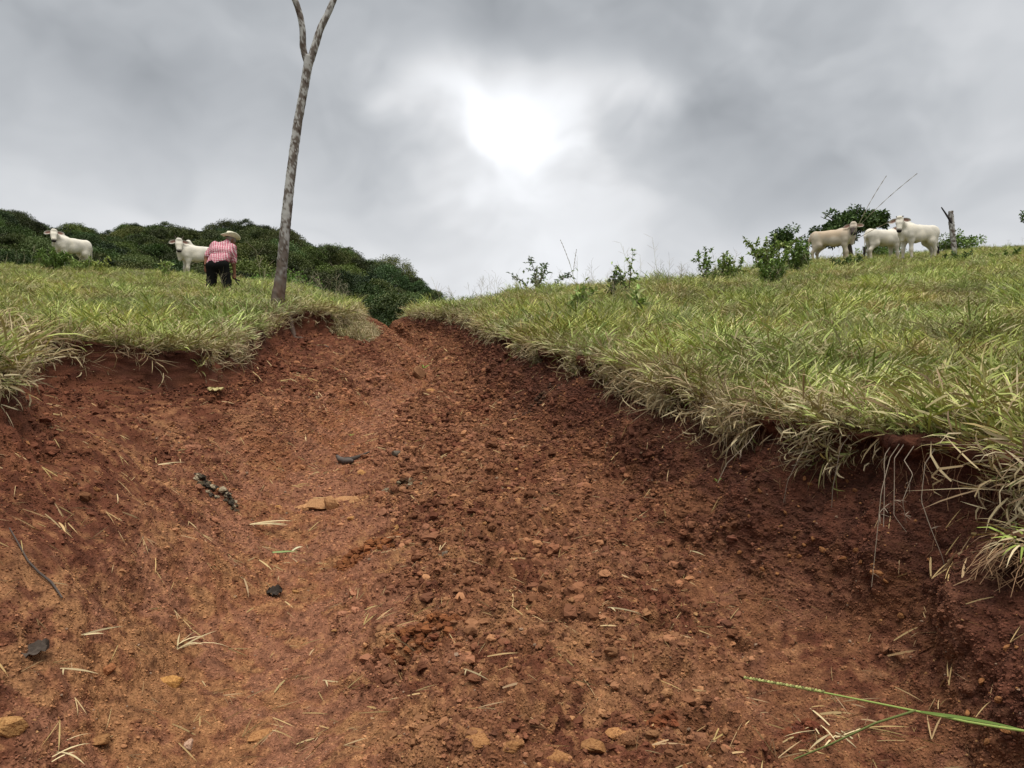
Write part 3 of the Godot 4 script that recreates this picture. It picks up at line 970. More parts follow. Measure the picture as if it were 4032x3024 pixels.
func build_leaning_tree() -> void:
	var at := Vector3(-3.08, hill_left(-3.08, 10.35) - 0.03, -10.35)
	var t := thing("bare_tree", "tall leaning bare tree with lichen spotted bark forking near its top", "tree", at)
	bark_tube("trunk", [Vector3(0.02, -0.25, 0), Vector3(0, 0.12, 0), Vector3(0.05, 0.55, 0), Vector3(0.10, 1.10, 0.01), Vector3(0.165, 1.75, 0.0), Vector3(0.25, 2.45, -0.02), Vector3(0.335, 2.95, -0.03), Vector3(0.41, 3.40, -0.03)],
		[0.115, 0.092, 0.072, 0.066, 0.062, 0.057, 0.054, 0.062], 0.0, t)
	var limb := bark_tube("limb", [Vector3(0.39, 3.28, -0.03), Vector3(0.33, 3.5, -0.02), Vector3(0.325, 3.75, 0), Vector3(0.27, 4.02, 0.03), Vector3(0.16, 4.3, 0.1), Vector3(0.1, 4.7, 0.15), Vector3(0.02, 5.2, 0.12), Vector3(0.0, 5.9, 0.1)], [0.042, 0.043, 0.040, 0.039, 0.038, 0.032, 0.024, 0.008], 0.0, t, 0.03, 18)
	var limb2 := bark_tube("limb", [Vector3(0.41, 3.3, -0.03), Vector3(0.475, 3.52, -0.04), Vector3(0.55, 3.78, -0.06), Vector3(0.66, 4.03, -0.08), Vector3(0.76, 4.32, -0.1), Vector3(0.82, 4.7, -0.1), Vector3(0.95, 5.2, -0.15), Vector3(1.0, 5.8, -0.1)], [0.047, 0.049, 0.045, 0.041, 0.039, 0.034, 0.025, 0.008], 0.0, t, 0.03, 18)
	bark_tube("twig", [Vector3(0.12, 4.6, 0.14), Vector3(-0.2, 4.95, 0.3), Vector3(-0.3, 5.4, 0.4)], [0.02, 0.014, 0.004], 0.0, limb, 0.05, 8)
	bark_tube("twig", [Vector3(0.83, 4.75, -0.1), Vector3(1.15, 5.0, 0.1), Vector3(1.3, 5.4, 0.2)], [0.02, 0.014, 0.004], 0.0, limb2, 0.05, 8)
	var runs := [[[-2.98, 10.28], [-2.90, 10.2], [-2.80, 10.14], [-2.70, 10.10], [-2.58, 10.02], [-2.48, 9.9], [-2.36, 9.82], [-2.26, 9.7]]]
	for q in runs:
		var p := [Vector3(0.02, 0.10, 0.02)]
		var ra := [0.05]
		for k in q.size():
			p.append(soil(q[k][0], q[k][1]) - at + Vector3(0, 0.004, 0))
			ra.append(0.034 * pow(1.0 - float(k) / q.size(), 1.2) + 0.007)
		bark_tube("root", p, ra, 0.6, t, 0.03, 10)

func crown_mesh(rx: float, ry: float, clumps: int, leaves: int, size: float, cols_: Array, shell := 0.55, open := 0.3) -> ArrayMesh:
	var g := Geo.new()
	for c in clumps:
		var q := rnd_dir()
		q.y = absf(q.y) * 1.15 - 0.25
		var at := q * lerpf(shell, 1.0, rng.randf()) * Vector3(rx, ry, rx)
		var cr := rx * rng.randf_range(0.18, 0.34)
		var tone := rng.randf_range(0.7, 1.3)
		for l in leaves:
			var o := rnd_dir()
			o.y = o.y * 0.6 + 0.15
			var p := at + o * cr * pow(rng.randf(), 0.45)
			var col: Color = pick(cols_) * tone * rng.randf_range(0.75, 1.25)
			var dir := (o + rnd_dir() * 0.8).normalized()
			leaf(g, p, dir, (Vector3.UP + rnd_dir() * open * 2.0).normalized(), size * rng.randf_range(0.6, 1.3), size * rng.randf_range(0.45, 0.8), col)
	return g.mesh()

func trunk_mesh(h: float, r: float, spread: float) -> ArrayMesh:
	var g := Geo.new()
	var col := Color(0.10, 0.085, 0.07)
	var p := [Vector3(0, -0.5, 0), Vector3(0.05, h * 0.3, 0.03), Vector3(-0.06 * spread, h * 0.62, 0.1), Vector3(0.08, h, 0.0)]
	tube(g, p, [r * 1.3, r, r * 0.8, r * 0.4], [col], 7)
	for k in 5:
		var a := TAU * k / 5.0 + rng.randf()
		var b := Vector3(cos(a), 0.7, sin(a)) * spread * rng.randf_range(0.5, 0.85)
		var s: Vector3 = p[2].lerp(p[3], rng.randf() * 0.6)
		tube(g, [s, s + b * 0.5 + Vector3(0, 0.1, 0), s + b], [r * 0.45, r * 0.3, r * 0.1], [col * 0.9], 5)
	return g.mesh()

func join(a: Mesh, b: Mesh, up: float) -> ArrayMesh:
	var st := SurfaceTool.new()
	st.append_from(a, 0, Transform3D(Basis(), Vector3(0, up, 0)))
	st.append_from(b, 0, Transform3D())
	st.generate_normals()
	return st.commit()

func build_forest() -> void:
	var dark := [Color(0.054, 0.080, 0.034), Color(0.068, 0.098, 0.042), Color(0.042, 0.064, 0.030), Color(0.080, 0.108, 0.046)]
	var mid := [Color(0.090, 0.128, 0.048), Color(0.108, 0.148, 0.056), Color(0.075, 0.106, 0.04)]
	var pale := [Color(0.10, 0.17, 0.045), Color(0.13, 0.20, 0.05), Color(0.085, 0.15, 0.04)]
	var crowns := []
	var trunks := []
	for k in 5:
		crowns.append(crown_mesh([3.4, 4.2, 2.8, 4.6, 3.2][k], [2.9, 2.6, 3.3, 2.9, 2.5][k], [46, 54, 40, 58, 44][k], 150, 0.235, dark if k < 3 else mid, 0.82, 0.25))
		trunks.append(trunk_mesh(5.6, 0.22, 2.6))
	crowns.append(crown_mesh(2.6, 2.0, 34, 50, 0.40, pale, 0.5, 0.3))
	trunks.append(trunk_mesh(3.6, 0.16, 1.8))
	var both := []
	for k in 6: both.append(join(crowns[k], trunks[k], 5.2 if k < 5 else 3.4))
	var lists := [[], [], [], [], [], []]
	var singles := []
	var d := 96.0
	while d < 306.0:
		var step := 4.6 if d < 150.0 else 5.6
		var a := -0.80
		while a < -0.045:
			var pd := d + rng.randf_range(-2.0, 2.0)
			var pa := a + rng.randf_range(-0.5, 0.5) * step / d
			a += step / d
			var rd := ridge_d(pa)
			if pd > rd + 6.0: continue
			if ramp(RIDGE, pa) < 0.05: continue
			var k := rng.randi() % 4
			var u := rng.randf()
			if u < 0.16: k = 4
			if u < 0.06 and pd < rd - 25.0: k = 5
			var sc := rng.randf_range(0.65, 1.3) * (0.8 if pa > -0.14 else 1.0)
			var xf := Transform3D(Basis(Vector3.UP, rng.randf() * TAU).scaled(Vector3(sc, sc * rng.randf_range(0.85, 1.1), sc)), Vector3(pa * pd, far_land(pa * pd, pd), -pd))
			var tone := rng.randf_range(0.5, 1.6)
			if pd > rd - 3.0 and pa > -0.68: singles.append([k, xf, "ridge"])
			elif k == 5 and singles.size() < 90: singles.append([k, xf, "pale"])
			else: lists[k].append([xf, Color(tone * rng.randf_range(0.85, 1.3), tone, tone * rng.randf_range(0.7, 1.15))])
		d += step * 0.95
	var root := thing("forest", "dark green forest covering the hill behind the pasture", "forest")
	root.set_meta("kind", "stuff")
	for k in 6: scatter(["broad_trees", "broad_trees", "round_trees", "broad_trees", "lighter_trees", "pale_trees"][k], both[k], M.foliage, lists[k], root)
	print("forest ", lists[0].size() + lists[1].size() + lists[2].size() + lists[3].size() + lists[4].size(), " singles ", singles.size())
	for s in singles:
		var k: int = s[0]
		var t := thing("hill_tree", "dark rounded tree standing on the skyline of the wooded hill" if s[2] == "ridge" else "pale green tree standing out among the darker forest trees", "tree", Vector3.ZERO, "trees along the hill skyline" if s[2] == "ridge" else "pale trees within the forest")
		t.transform = s[1]
		obj("trunk", trunks[k], M.plain, t)
		var c := obj("crown", crowns[k], M.foliage, t)
		c.position.y = 5.2 if k < 5 else 3.4
	# single trees and shrubs nearer than the forest
	var green := [Color(0.10, 0.19, 0.035), Color(0.13, 0.23, 0.045), Color(0.08, 0.15, 0.03)]
	var mound := crown_mesh(2.6, 1.5, 60, 70, 0.16, green, 0.75, 0.3)
	var stem := trunk_mesh(1.2, 0.06, 1.2)
	var spots := [[-12.9, 44.0, 1.0, 0.4, "dense bright green bush mound rising behind the cow by the person", mound],
		[-13.2, 62.0, 0.85, 4.4, "pale green leafy tree above the bush behind the person", crowns[5]],
		[-8.0, 52.0, 0.7, 1.6, "bright green young tree seen right behind the leaning trunk", crowns[5]],
		[-5.1, 33.0, 0.32, 0.4, "bright green shrub at the far end of the gully", mound],
		[-3.6, 30.0, 0.22, 1.0, "small yellow green shrub on the bank lip at the gully end", mound],
		[-10.2, 56.0, 0.8, 3.2, "tall bushy tree just beyond the person with a white hat", crowns[4]]]
	for s in spots:
		var y: float = hill(s[0], s[1]) if s[1] < 46.0 else far_land(s[0], s[1])
		var t := thing("green_bush" if s[5] == mound else "broadleaf_tree", s[4], "bush" if s[5] == mound else "tree", Vector3(s[0], y, -s[1]))
		t.scale = Vector3.ONE * s[2]
		obj("stem" if s[5] == mound else "trunk", stem if s[5] == mound else trunks[5], M.plain, t)
		var c := obj("crown", s[5], M.foliage, t)
		c.position.y = s[3]

# a sapling or shrub: branching stems with leaves set along them
func shrub(t: Node3D, h: float, stems: int, spread: float, leaf_len: float, leaf_wide: float, per_m: float, greens: Array, bark := Color(0.11, 0.085, 0.06)) -> void:
	var w := Geo.new()
	var l := Geo.new()
	for s in stems:
		var a := TAU * s / stems + rng.randf_range(-0.6, 0.6)
		var lean := spread * rng.randf_range(0.3, 1.0)
		var hh := h * rng.randf_range(0.65, 1.0)
		var p := []
		var r := []
		for k in 7:
			var f := k / 6.0
			p.append(Vector3(cos(a) * lean * pow(f, 1.3), hh * f - 0.03, sin(a) * lean * pow(f, 1.3)) + rnd_dir() * 0.03 * h * f)
			r.append(lerpf(0.014, 0.003, f) * clampf(h, 0.6, 1.6))
		tube(w, p, r, [bark], 5)
		var twigs := [p]
		for b in int(4 + 3 * h):
			var f := rng.randf_range(0.3, 0.95)
			var o: Vector3 = p[int(f * 6)]
			var e := (rnd_dir() + Vector3(cos(a), 0.9, sin(a)) * 0.6).normalized() * hh * rng.randf_range(0.16, 0.38)
			var tw := [o, o + e * 0.5 + Vector3(0, 0.02, 0), o + e]
			tube(w, tw, [0.006, 0.004, 0.002], [bark], 4)
			twigs.append(tw)
		for tw in twigs:
			var length := 0.0
			for k in tw.size() - 1: length += tw[k].distance_to(tw[k + 1])
			for q in int(length * per_m * 0.7):
				var f: float = pow(rng.randf(), 0.6) * (tw.size() - 1.001)
				var at: Vector3 = tw[int(f)].lerp(tw[int(f) + 1], f - int(f))
				if at.y < h * 0.12: continue
				var dir := (rnd_dir() + Vector3(0, 0.35, 0)).normalized()
				leaf(l, at, dir, (Vector3.UP + rnd_dir() * 0.5).normalized(), leaf_len * rng.randf_range(0.6, 1.15), leaf_wide * rng.randf_range(0.7, 1.1), pick(greens) * rng.randf_range(0.7, 1.25))
	obj("stem", w.mesh(), M.plain, t)
	obj("foliage", l.mesh(), M.foliage, t)

func build_bushes() -> void:
	var g1 := [Color(0.15, 0.225, 0.065), Color(0.19, 0.275, 0.08), Color(0.12, 0.185, 0.05)]
	var g2 := [Color(0.26, 0.35, 0.105), Color(0.21, 0.30, 0.085), Color(0.31, 0.35, 0.15)]
	var g3 := [Color(0.075, 0.12, 0.04), Color(0.09, 0.145, 0.045), Color(0.055, 0.09, 0.03)]
	var list := [   # x, d, height, stems, spread, leaf, width, per metre, greens, label
		[2.15, 14.5, 0.95, 2, 0.22, 0.085, 0.045, 60.0, g2, "slender pale sapling alone on the skyline between stalks of grass"],
		[4.26, 17.2, 1.15, 3, 0.55, 0.10, 0.055, 70.0, g1, "forked leafy sapling with spreading arms against the sky"],
		[4.65, 17.0, 0.85, 5, 0.35, 0.10, 0.055, 90.0, g2, "low pale bush directly beside the forked sapling"],
		[6.35, 19.5, 1.05, 7, 0.8, 0.11, 0.06, 110.0, g2, "round bright bush downhill of the tan cow"],
		[7.6, 21.0, 1.0, 7, 0.6, 0.11, 0.06, 110.0, g1, "darker bush between the round bright bush and the tan cow"],
		[5.4, 16.5, 0.7, 6, 0.5, 0.10, 0.055, 100.0, g1, "low spreading bush in the grass under the two larger bushes"],
		[9.6, 22.5, 0.42, 6, 0.5, 0.16, 0.05, 60.0, g3, "dark weed with long leaves in front of the tan cow"],
		[13.6, 24.0, 0.5, 7, 0.5, 0.12, 0.05, 90.0, g3, "low dark weed patch beneath the cow at the dead trunk"],
		[17.6, 28.0, 0.4, 7, 0.7, 0.14, 0.06, 90.0, g1, "dark green weed clump near the top of the slope right of the trunk"],
		[0.95, 11.0, 0.62, 3, 0.14, 0.11, 0.06, 60.0, g2, "yellowish young shrub with upright leaves on the gully side slope"],
		[1.75, 10.5, 0.42, 5, 0.3, 0.13, 0.06, 50.0, g2, "broad leaved weed low in the grass near the bank top"],
		[1.75, 13.6, 0.55, 3, 0.15, 0.08, 0.04, 80.0, g3, "small dark shoot standing left of the slender sapling"],
		[-16.0, 27.5, 0.85, 9, 0.65, 0.22, 0.05, 75.0, g1, "long leaved weed hiding the front legs of the far cow"],
		[-15.2, 27.8, 0.6, 9, 0.6, 0.20, 0.045, 75.0, g2, "low weed hiding the hind legs of the far cow"],
		[-13.6, 26.0, 0.75, 4, 0.3, 0.12, 0.06, 50.0, [Color(0.35, 0.38, 0.10), Color(0.22, 0.28, 0.07)], "yellow leaved weed standing between the two white cows"],
		[-10.6, 24.0, 0.9, 4, 0.35, 0.12, 0.06, 50.0, g2, "thin leafy weed just left of the cow by the person"]]
	for b in list:
		var t := thing("weed" if b[2] < 0.8 else "shrub", b[9], "weed" if b[2] < 0.8 else "shrub", Vector3(b[0], hill(b[0], b[1]), -b[1]))
		shrub(t, b[2], b[3], b[4], b[5], b[6], b[7], b[8])
	# airy small tree showing over the brow beside the gully
	var airy := thing("young_tree", "airy small tree showing over the grassy brow beside the gully end", "tree", Vector3(0.7, hill(0.7, 21.0), -21.0))
	shrub(airy, 1.1, 6, 1.2, 0.13, 0.07, 34.0, [Color(0.10, 0.15, 0.07), Color(0.13, 0.19, 0.09), Color(0.17, 0.21, 0.13)])
	# dark tree behind the cattle
	var dk := [Color(0.070, 0.115, 0.038), Color(0.088, 0.140, 0.045), Color(0.052, 0.088, 0.030)]
	var t1 := thing("dark_tree", "dark spreading tree standing behind the tan cow", "tree", Vector3(17.6, hill(17.6, 41.0) - 0.5, -41.0))
	obj("trunk", trunk_mesh(3.0, 0.12, 2.0), M.plain, t1)
	var c1 := obj("crown", crown_mesh(1.5, 1.2, 40, 85, 0.17, dk, 0.35, 0.4), M.foliage, t1)
	c1.position.y = 2.35
	var c1b := obj("crown", crown_mesh(0.9, 0.7, 24, 85, 0.17, dk, 0.3, 0.4), M.foliage, t1)
	c1b.position = Vector3(1.2, 2.5, 0.2)
	var c1c := obj("crown", crown_mesh(1.5, 1.0, 30, 85, 0.17, dk, 0.3, 0.4), M.foliage, t1)
	c1c.position = Vector3(-0.9, 1.7, 0.2)
	var t2 := thing("dark_tree", "dark bush like tree low behind the bright bushes left of the cattle", "tree", Vector3(12.9, hill(12.9, 37.0) - 0.4, -37.0))
	obj("trunk", trunk_mesh(1.8, 0.09, 1.2), M.plain, t2)
	var c2 := obj("crown", crown_mesh(1.1, 0.9, 26, 80, 0.15, dk, 0.3, 0.4), M.foliage, t2)
	c2.position.y = 1.55
	var t3 := thing("dark_tree", "small dark tree top showing at the frame edge by the slope", "tree", Vector3(31.0, hill(31.0, 46.0) - 0.3, -46.0))
	obj("trunk", trunk_mesh(1.8, 0.09, 1.2), M.plain, t3)
	var c3 := obj("crown", crown_mesh(1.2, 1.2, 26, 60, 0.15, dk, 0.3, 0.4), M.foliage, t3)
	c3.position.y = 2.2
	for e in 2:
		var x: float = [19.6, 24.0][e]
		var t4 := thing("low_tree", ["low green treetop seen under the bellies of the standing cattle", "low bush behind the foot of the dead trunk"][e], "bush", Vector3(x, hill(x, 42.0) - 0.8, -42.0))
		obj("trunk", trunk_mesh(1.2, 0.06, 1.0), M.plain, t4)
		var c4 := obj("crown", crown_mesh(1.3, 0.8, 30, 60, 0.14, g1, 0.3, 0.4), M.foliage, t4)
		c4.position.y = 1.1
	# dead trunk on the crest
	var dt := thing("dead_tree", "broken grey dead trunk with one dark snag behind the cattle", "dead tree", Vector3(18.2, hill(18.2, 32.5) - 0.1, -32.5))
	bark_tube("trunk", [Vector3(0.08, -0.4, 0), Vector3(0.06, 0.4, 0), Vector3(0.0, 1.0, 0), Vector3(-0.06, 1.6, 0), Vector3(-0.09, 2.1, 0)], [0.125, 0.11, 0.1, 0.11, 0.095], -2.0, dt, 0.05, 14, 0.3)
	var sn := Geo.new()
	tube(sn, [Vector3(-0.06, 1.55, 0.05), Vector3(-0.2, 1.78, 0.06), Vector3(-0.34, 2.0, 0.05), Vector3(-0.5, 2.25, 0.04)], [0.055, 0.046, 0.036, 0.024], [Color(0.035, 0.03, 0.028)], 8, 0.3)
	obj("snag", sn.mesh(), M.plain, dt)

# ------------------------------------------------------------------ flowering stalks
func stalk(at: Vector3, tip: Vector3, bend: float, r: float, heads: Array, called: String, label: String, col := Color(0.20, 0.22, 0.10)) -> Node3D:
	var t := thing(called, label, "grass stalk", at)
	var g := Geo.new()
	var p := []
	var ra := []
	var e := tip - at
	for k in 11:
		var f := k / 10.0
		p.append(e * f + Vector3(0, bend * sin(PI * f), 0))
		ra.append(lerpf(r, r * 0.45, f))
	tube(g, p, ra, [col], 5)
	obj("stem", g.mesh(), M.plain, t)
	for h in heads:   # [share along stem, end]
		var s := Geo.new()
		var o: Vector3 = p[int(h[0] * 10)]
		var q: Vector3 = h[1] - at
		var pts := []
		var rr := []
		for k in 15:
			var f := k / 14.0
			pts.append(o.lerp(q, f) + Vector3(0, 0.012 * sin(PI * f), 0))
			rr.append(r * (0.4 + (0.55 if k % 2 == 0 and k > 2 else 0.0)))
		tube(s, pts, rr, [Color(0.17, 0.14, 0.11), Color(0.24, 0.22, 0.13)], 5)
		obj("seed_head", s.mesh(), M.plain, t)
	return t

func build_stalks() -> void:
	var y := hill(1.42, 4.35)
	stalk(Vector3(1.42, y, -4.35), Vector3(2.02, EYE + 0.98, -4.5), 0.03, 0.0022, [[0.98, Vector3(2.14, EYE + 1.19, -4.5)], [0.98, Vector3(2.29, EYE + 1.19, -4.45)], [0.8, Vector3(2.24, EYE + 0.96, -4.5)]], "tall_grass_stalk", "tall three branched grass stalk rising past the dark tree and cattle")
	y = hill(0.80, 8.2)
	stalk(Vector3(0.80, y, -8.2), Vector3(0.60, EYE + 1.31, -8.3), 0.02, 0.004, [[0.98, Vector3(0.51, EYE + 1.52, -8.3)], [0.8, Vector3(0.68, EYE + 1.42, -8.3)]], "tall_grass_stalk", "dark forked grass stalk standing over the brow right of the airy tree")
	y = hill(-16.6, 27.0)
	var base := thing("panicle_stalks", "fine flowering grass stalks standing in the pasture", "grass")
	base.set_meta("kind", "stuff")
	var kinds := []
	for v in 4:
		var g := Geo.new()
		var h := 1.0
		var top := Vector3(rng.randf_range(-0.2, 0.2), h, rng.randf_range(-0.15, 0.15))
		tube(g, [Vector3.ZERO, top * 0.5 + Vector3(0.02, 0, 0), top], [0.003, 0.0024, 0.0016], [Color(0.30, 0.30, 0.17)], 4)
		for k in 6:
			var f := rng.randf_range(0.62, 1.0)
			var o := top * f
			var e := Vector3(rng.randf_range(-1, 1), rng.randf_range(0.5, 1.4), rng.randf_range(-1, 1)).normalized() * rng.randf_range(0.1, 0.24)
			tube(g, [o, o + e * 0.6, o + e], [0.0012, 0.0022, 0.001], [Color(0.28, 0.24, 0.18)], 4)
		kinds.append(g.mesh())
	var lists := [[], [], [], []]
	for k in 330:
		var left := rng.randf() < 0.38
		var x := 0.0
		var d := 0.0
		if left:
			x = rng.randf_range(-22.0, -3.2)
			d = minf(ramp(CREST_L, x) + rng.randf_range(-6.0, 2.0), -x / 0.2)
			if k % 3 == 0: d = rng.randf_range(11.0, 16.0); x = rng.randf_range(-4.4, -3.0) * d / 14.0
		else:
			x = rng.randf_range(-1.2, 24.0) if rng.randf() < 0.5 else rng.randf_range(-1.0, 6.0)
			d = ramp(CREST_R, x) + rng.randf_range(-5.0, 2.0)
		var h := rng.randf_range(0.35, 0.75)
		if rng.randf() < 0.08: h *= 1.5
		var b := Basis(Vector3(rng.randf_range(-1, 1), 0, rng.randf_range(-1, 1)).normalized(), rng.randf_range(0.0, 0.5)) * Basis(Vector3.UP, rng.randf() * TAU)
		var tone := rng.randf_range(0.8, 1.4)
		lists[k % 4].append([Transform3D(b.scaled(Vector3(h * 1.15, h, h * 1.15)), Vector3(x, hill(x, d), -d)), Color(tone, tone, tone)])
	# stems standing in the near grass
	for k in 260:
		var d := rng.randf_range(2.6, 9.0)
		var x: float = tb("xr", d) + 0.15 + absf(rng.randfn(0.0, 1.2)) if rng.randf() < 0.75 else tb("xl", d) - 0.15 - absf(rng.randfn(0.0, 1.0))
		var b := Basis(Vector3(rng.randf_range(-1, 1), 0, rng.randf_range(-1, 1)).normalized(), rng.randf_range(0.1, 0.8))
		var h := rng.randf_range(0.3, 0.55)
		lists[k % 4].append([Transform3D(b.scaled(Vector3(h, h, h)), Vector3(x, hill(x, d), -d)), Color(1.0, 1.15, 0.8)])
	for k in 4: scatter("stalks", kinds[k], M.plain, lists[k], base)

# ------------------------------------------------------------------ cattle
const EAR_IN := Color(0.20, 0.11, 0.09)

func ear_mesh(white: Color, length: float, wide: float) -> ArrayMesh:
	# along +Z, inner side towards +Y
	var g := Geo.new()
	var nu := 8
	var nv := 6
	for layer in 2:
		var base := g.v.size()
		for u in nu + 1:
			var f := float(u) / nu
			var w := wide * 0.5 * (0.35 + 0.65 * sin(PI * minf(1.0, 0.12 + f * 0.55))) * sqrt(maxf(0.0, 1.0 - pow(f, 3.2)))
			for v in nv + 1:
				var s := -1.0 + 2.0 * v / nv
				var cup := (1.0 - s * s) * wide * 0.22 * (1.0 - 0.6 * f)
				g.v.append(Vector3(s * w + 0.02 * f * f, -cup - (0.008 if layer == 1 else 0.0) * (1.0 - s * s), f * length))
				var inner := EAR_IN.lerp(white * 0.8, smoothstep(0.35, 0.95, absf(s)) + smoothstep(0.55, 1.0, f) * 0.7)
				g.c.append(inner if layer == 0 else white)
		for u in nu:
			for v in nv:
				var a := base + u * (nv + 1) + v
				if layer == 0: g.i.append_array(PackedInt32Array([a, a + 1, a + nv + 1, a + 1, a + nv + 2, a + nv + 1]))
				else: g.i.append_array(PackedInt32Array([a, a + nv + 1, a + 1, a + 1, a + nv + 1, a + nv + 2]))
	return g.mesh()

# heading: world direction of the body; look: world direction the muzzle points
func cow(label: String, at: Vector3, heading: Vector3, look: Vector3, size: float, white: Color, back: Color, face: Color, hump: float, horn: float, stride: float) -> void:
	var t := thing("cow", label, "cow", at, "zebu cattle in the pasture")
	var xf := Basis(heading.normalized(), Vector3.UP, heading.normalized().cross(Vector3.UP).normalized())
	t.basis = xf * Basis.from_scale(Vector3(1.06, 1.07, 0.90) * size)
	var leg := white * 0.96
	var shin := white * Color(0.86, 0.83, 0.78)
	var hoof := Color(0.07, 0.06, 0.05)
	var b := []
	for z in [-0.085, 0.085]:
		b.append([Vector3(-0.60, 1.07, z), Vector3(-0.10, 1.03, z), 0.19, 0.21, back])
		b.append([Vector3(-0.10, 1.03, z), Vector3(0.36, 1.05, z), 0.21, 0.21, back])
		b.append([Vector3(-0.50, 0.97, z), Vector3(0.02, 0.885, z * 1.2), 0.18, 0.20, white])
		b.append([Vector3(0.02, 0.885, z * 1.2), Vector3(0.40, 0.88, z), 0.20, 0.19, white])
		b.append([Vector3(0.38, 1.02, z), Vector3(0.58, 0.94, z * 0.7), 0.21, 0.16, white])
	b.append([Vector3(-0.66, 1.15, 0), Vector3(-0.74, 1.02, 0), 0.13, 0.12, back])
	b.append([Vector3(-0.62, 1.235, 0), Vector3(0.25, 1.215, 0), 0.035, 0.035, back])
	for z in [-0.2, 0.2]:
		b.append([Vector3(-0.46, 1.16, z), Vector3(-0.52, 1.15, z), 0.055, 0.06, back])
		b.append([Vector3(0.30, 1.12, z * 0.8), Vector3(0.44, 0.86, z * 1.05), 0.07, 0.085, white])
	b.append([Vector3(0.26, 1.20, 0), Vector3(0.36, 1.21 + hump, 0), 0.12, 0.105, white])
	b.append([Vector3(0.60, 0.90, 0), Vector3(0.66, 0.72, 0), 0.13, 0.06, white])
	# neck towards the head
	var look_l := (xf.inverse() * look).normalized()
	var flat := Vector3(look_l.x, 0, look_l.z).normalized()
	var poll := Vector3(0.70, 1.36, 0) + flat * 0.17
	b.append([Vector3(0.48, 1.08, 0), Vector3(0.66, 1.22, 0) + flat * 0.04, 0.20, 0.15, white])
	b.append([Vector3(0.66, 1.22, 0) + flat * 0.04, poll - flat * 0.05 - Vector3(0, 0.05, 0), 0.15, 0.105, white])
	# dewlap
	b.append([Vector3(0.66, 0.74, 0), Vector3(0.72, 0.96, 0) + flat * 0.06, 0.045, 0.04, white])
	b.append([Vector3(0.72, 0.96, 0) + flat * 0.06, poll - Vector3(0, 0.26, 0) + flat * 0.03, 0.045, 0.035, white])
	b.append([Vector3(0.62, 0.84, 0), Vector3(0.70, 1.10, 0) + flat * 0.04, 0.07, 0.06, white])
	for s in [-1.0, 1.0]:
		var sw: float = stride * s
		b.append([Vector3(0.40, 0.98, 0.13 * s), Vector3(0.40 + sw * 0.3, 0.70, 0.155 * s), 0.15, 0.095, white])
		b.append([Vector3(0.40 + sw * 0.3, 0.70, 0.155 * s), Vector3(0.43 + sw, 0.41, 0.15 * s), 0.09, 0.058, leg])
		b.append([Vector3(0.43 + sw, 0.41, 0.15 * s), Vector3(0.42 + sw * 1.2, 0.13, 0.15 * s), 0.052, 0.042, shin])
		b.append([Vector3(0.42 + sw * 1.2, 0.13, 0.15 * s), Vector3(0.45 + sw * 1.2, 0.045, 0.15 * s), 0.045, 0.052, hoof])
		b.append([Vector3(-0.56, 1.02, 0.12 * s), Vector3(-0.46 - sw * 0.4, 0.74, 0.165 * s), 0.20, 0.135, white])
		b.append([Vector3(-0.60, 0.95, 0.13 * s), Vector3(-0.62 - sw * 0.4, 0.72, 0.15 * s), 0.16, 0.10, white])
		b.append([Vector3(-0.48 - sw * 0.4, 0.74, 0.165 * s), Vector3(-0.68 - sw, 0.47, 0.15 * s), 0.12, 0.062, leg])
		b.append([Vector3(-0.68 - sw, 0.47, 0.15 * s), Vector3(-0.63 - sw, 0.13, 0.15 * s), 0.054, 0.043, shin])
		b.append([Vector3(-0.63 - sw, 0.13, 0.15 * s), Vector3(-0.60 - sw, 0.045, 0.15 * s), 0.045, 0.052, hoof])
	# tail
	b.append([Vector3(-0.78, 1.15, 0), Vector3(-0.87, 0.98, 0.01), 0.05, 0.03, white])
	b.append([Vector3(-0.87, 0.98, 0.01), Vector3(-0.90, 0.55, 0.03), 0.03, 0.022, white * 0.95])
	var g := Geo.new()
	skin_mesh(g, b, 0.026, 0.075)
	# head on its own finer grid
	var hx := look_l
	var hz := hx.cross(Vector3.UP).normalized()
	var hy := hz.cross(hx).normalized()
	var head := Transform3D(Basis(hx, hy, hz), poll)
	var nose := Color(0.025, 0.022, 0.022)
	var hb := []
	for z in [-0.042, 0.042]:
		hb.append([Vector3(-0.01, 0.0, z), Vector3(0.13, 0.005, z * 1.15), 0.088, 0.078, white])
		hb.append([Vector3(0.13, 0.005, z), Vector3(0.35, -0.015, z * 0.7), 0.076, 0.056, face])
		hb.append([Vector3(0.36, -0.02, z * 0.7), Vector3(0.405, -0.03, z * 0.7), 0.058, 0.052, nose])
	hb.append([Vector3(-0.04, 0.055, 0.03), Vector3(-0.04, 0.055, -0.03), 0.065, 0.065, white])
	hb.append([Vector3(0.04, -0.09, 0), Vector3(0.34, -0.075, 0), 0.075, 0.045, white * 0.95])
	hb.append([Vector3(-0.03, -0.05, 0), Vector3(0.02, -0.14, 0), 0.10, 0.08, white])
	skin_mesh(g, hb, 0.0125, 0.035, head)
	for k in g.v.size():
		var q := g.v[k]
		var m := nf.get_noise_3d(q.x * 2.2 + at.x, q.y * 2.2, q.z * 2.2)
		var low := nf.get_noise_3d(q.x * 7.0, q.y * 7.0 + at.x, q.z * 7.0)
		g.c[k] = g.c[k] * (1.0 + 0.16 * m + 0.06 * low) * Color(1.0, 1.0 - 0.03 * maxf(m, 0.0), 1.0 - 0.10 * maxf(m, 0.0))
		g.v[k] += g.n[k] * 0.012 * m
	obj("body", g.mesh(), M.hide, t)
	var ear := ear_mesh(white, 0.29, 0.16)
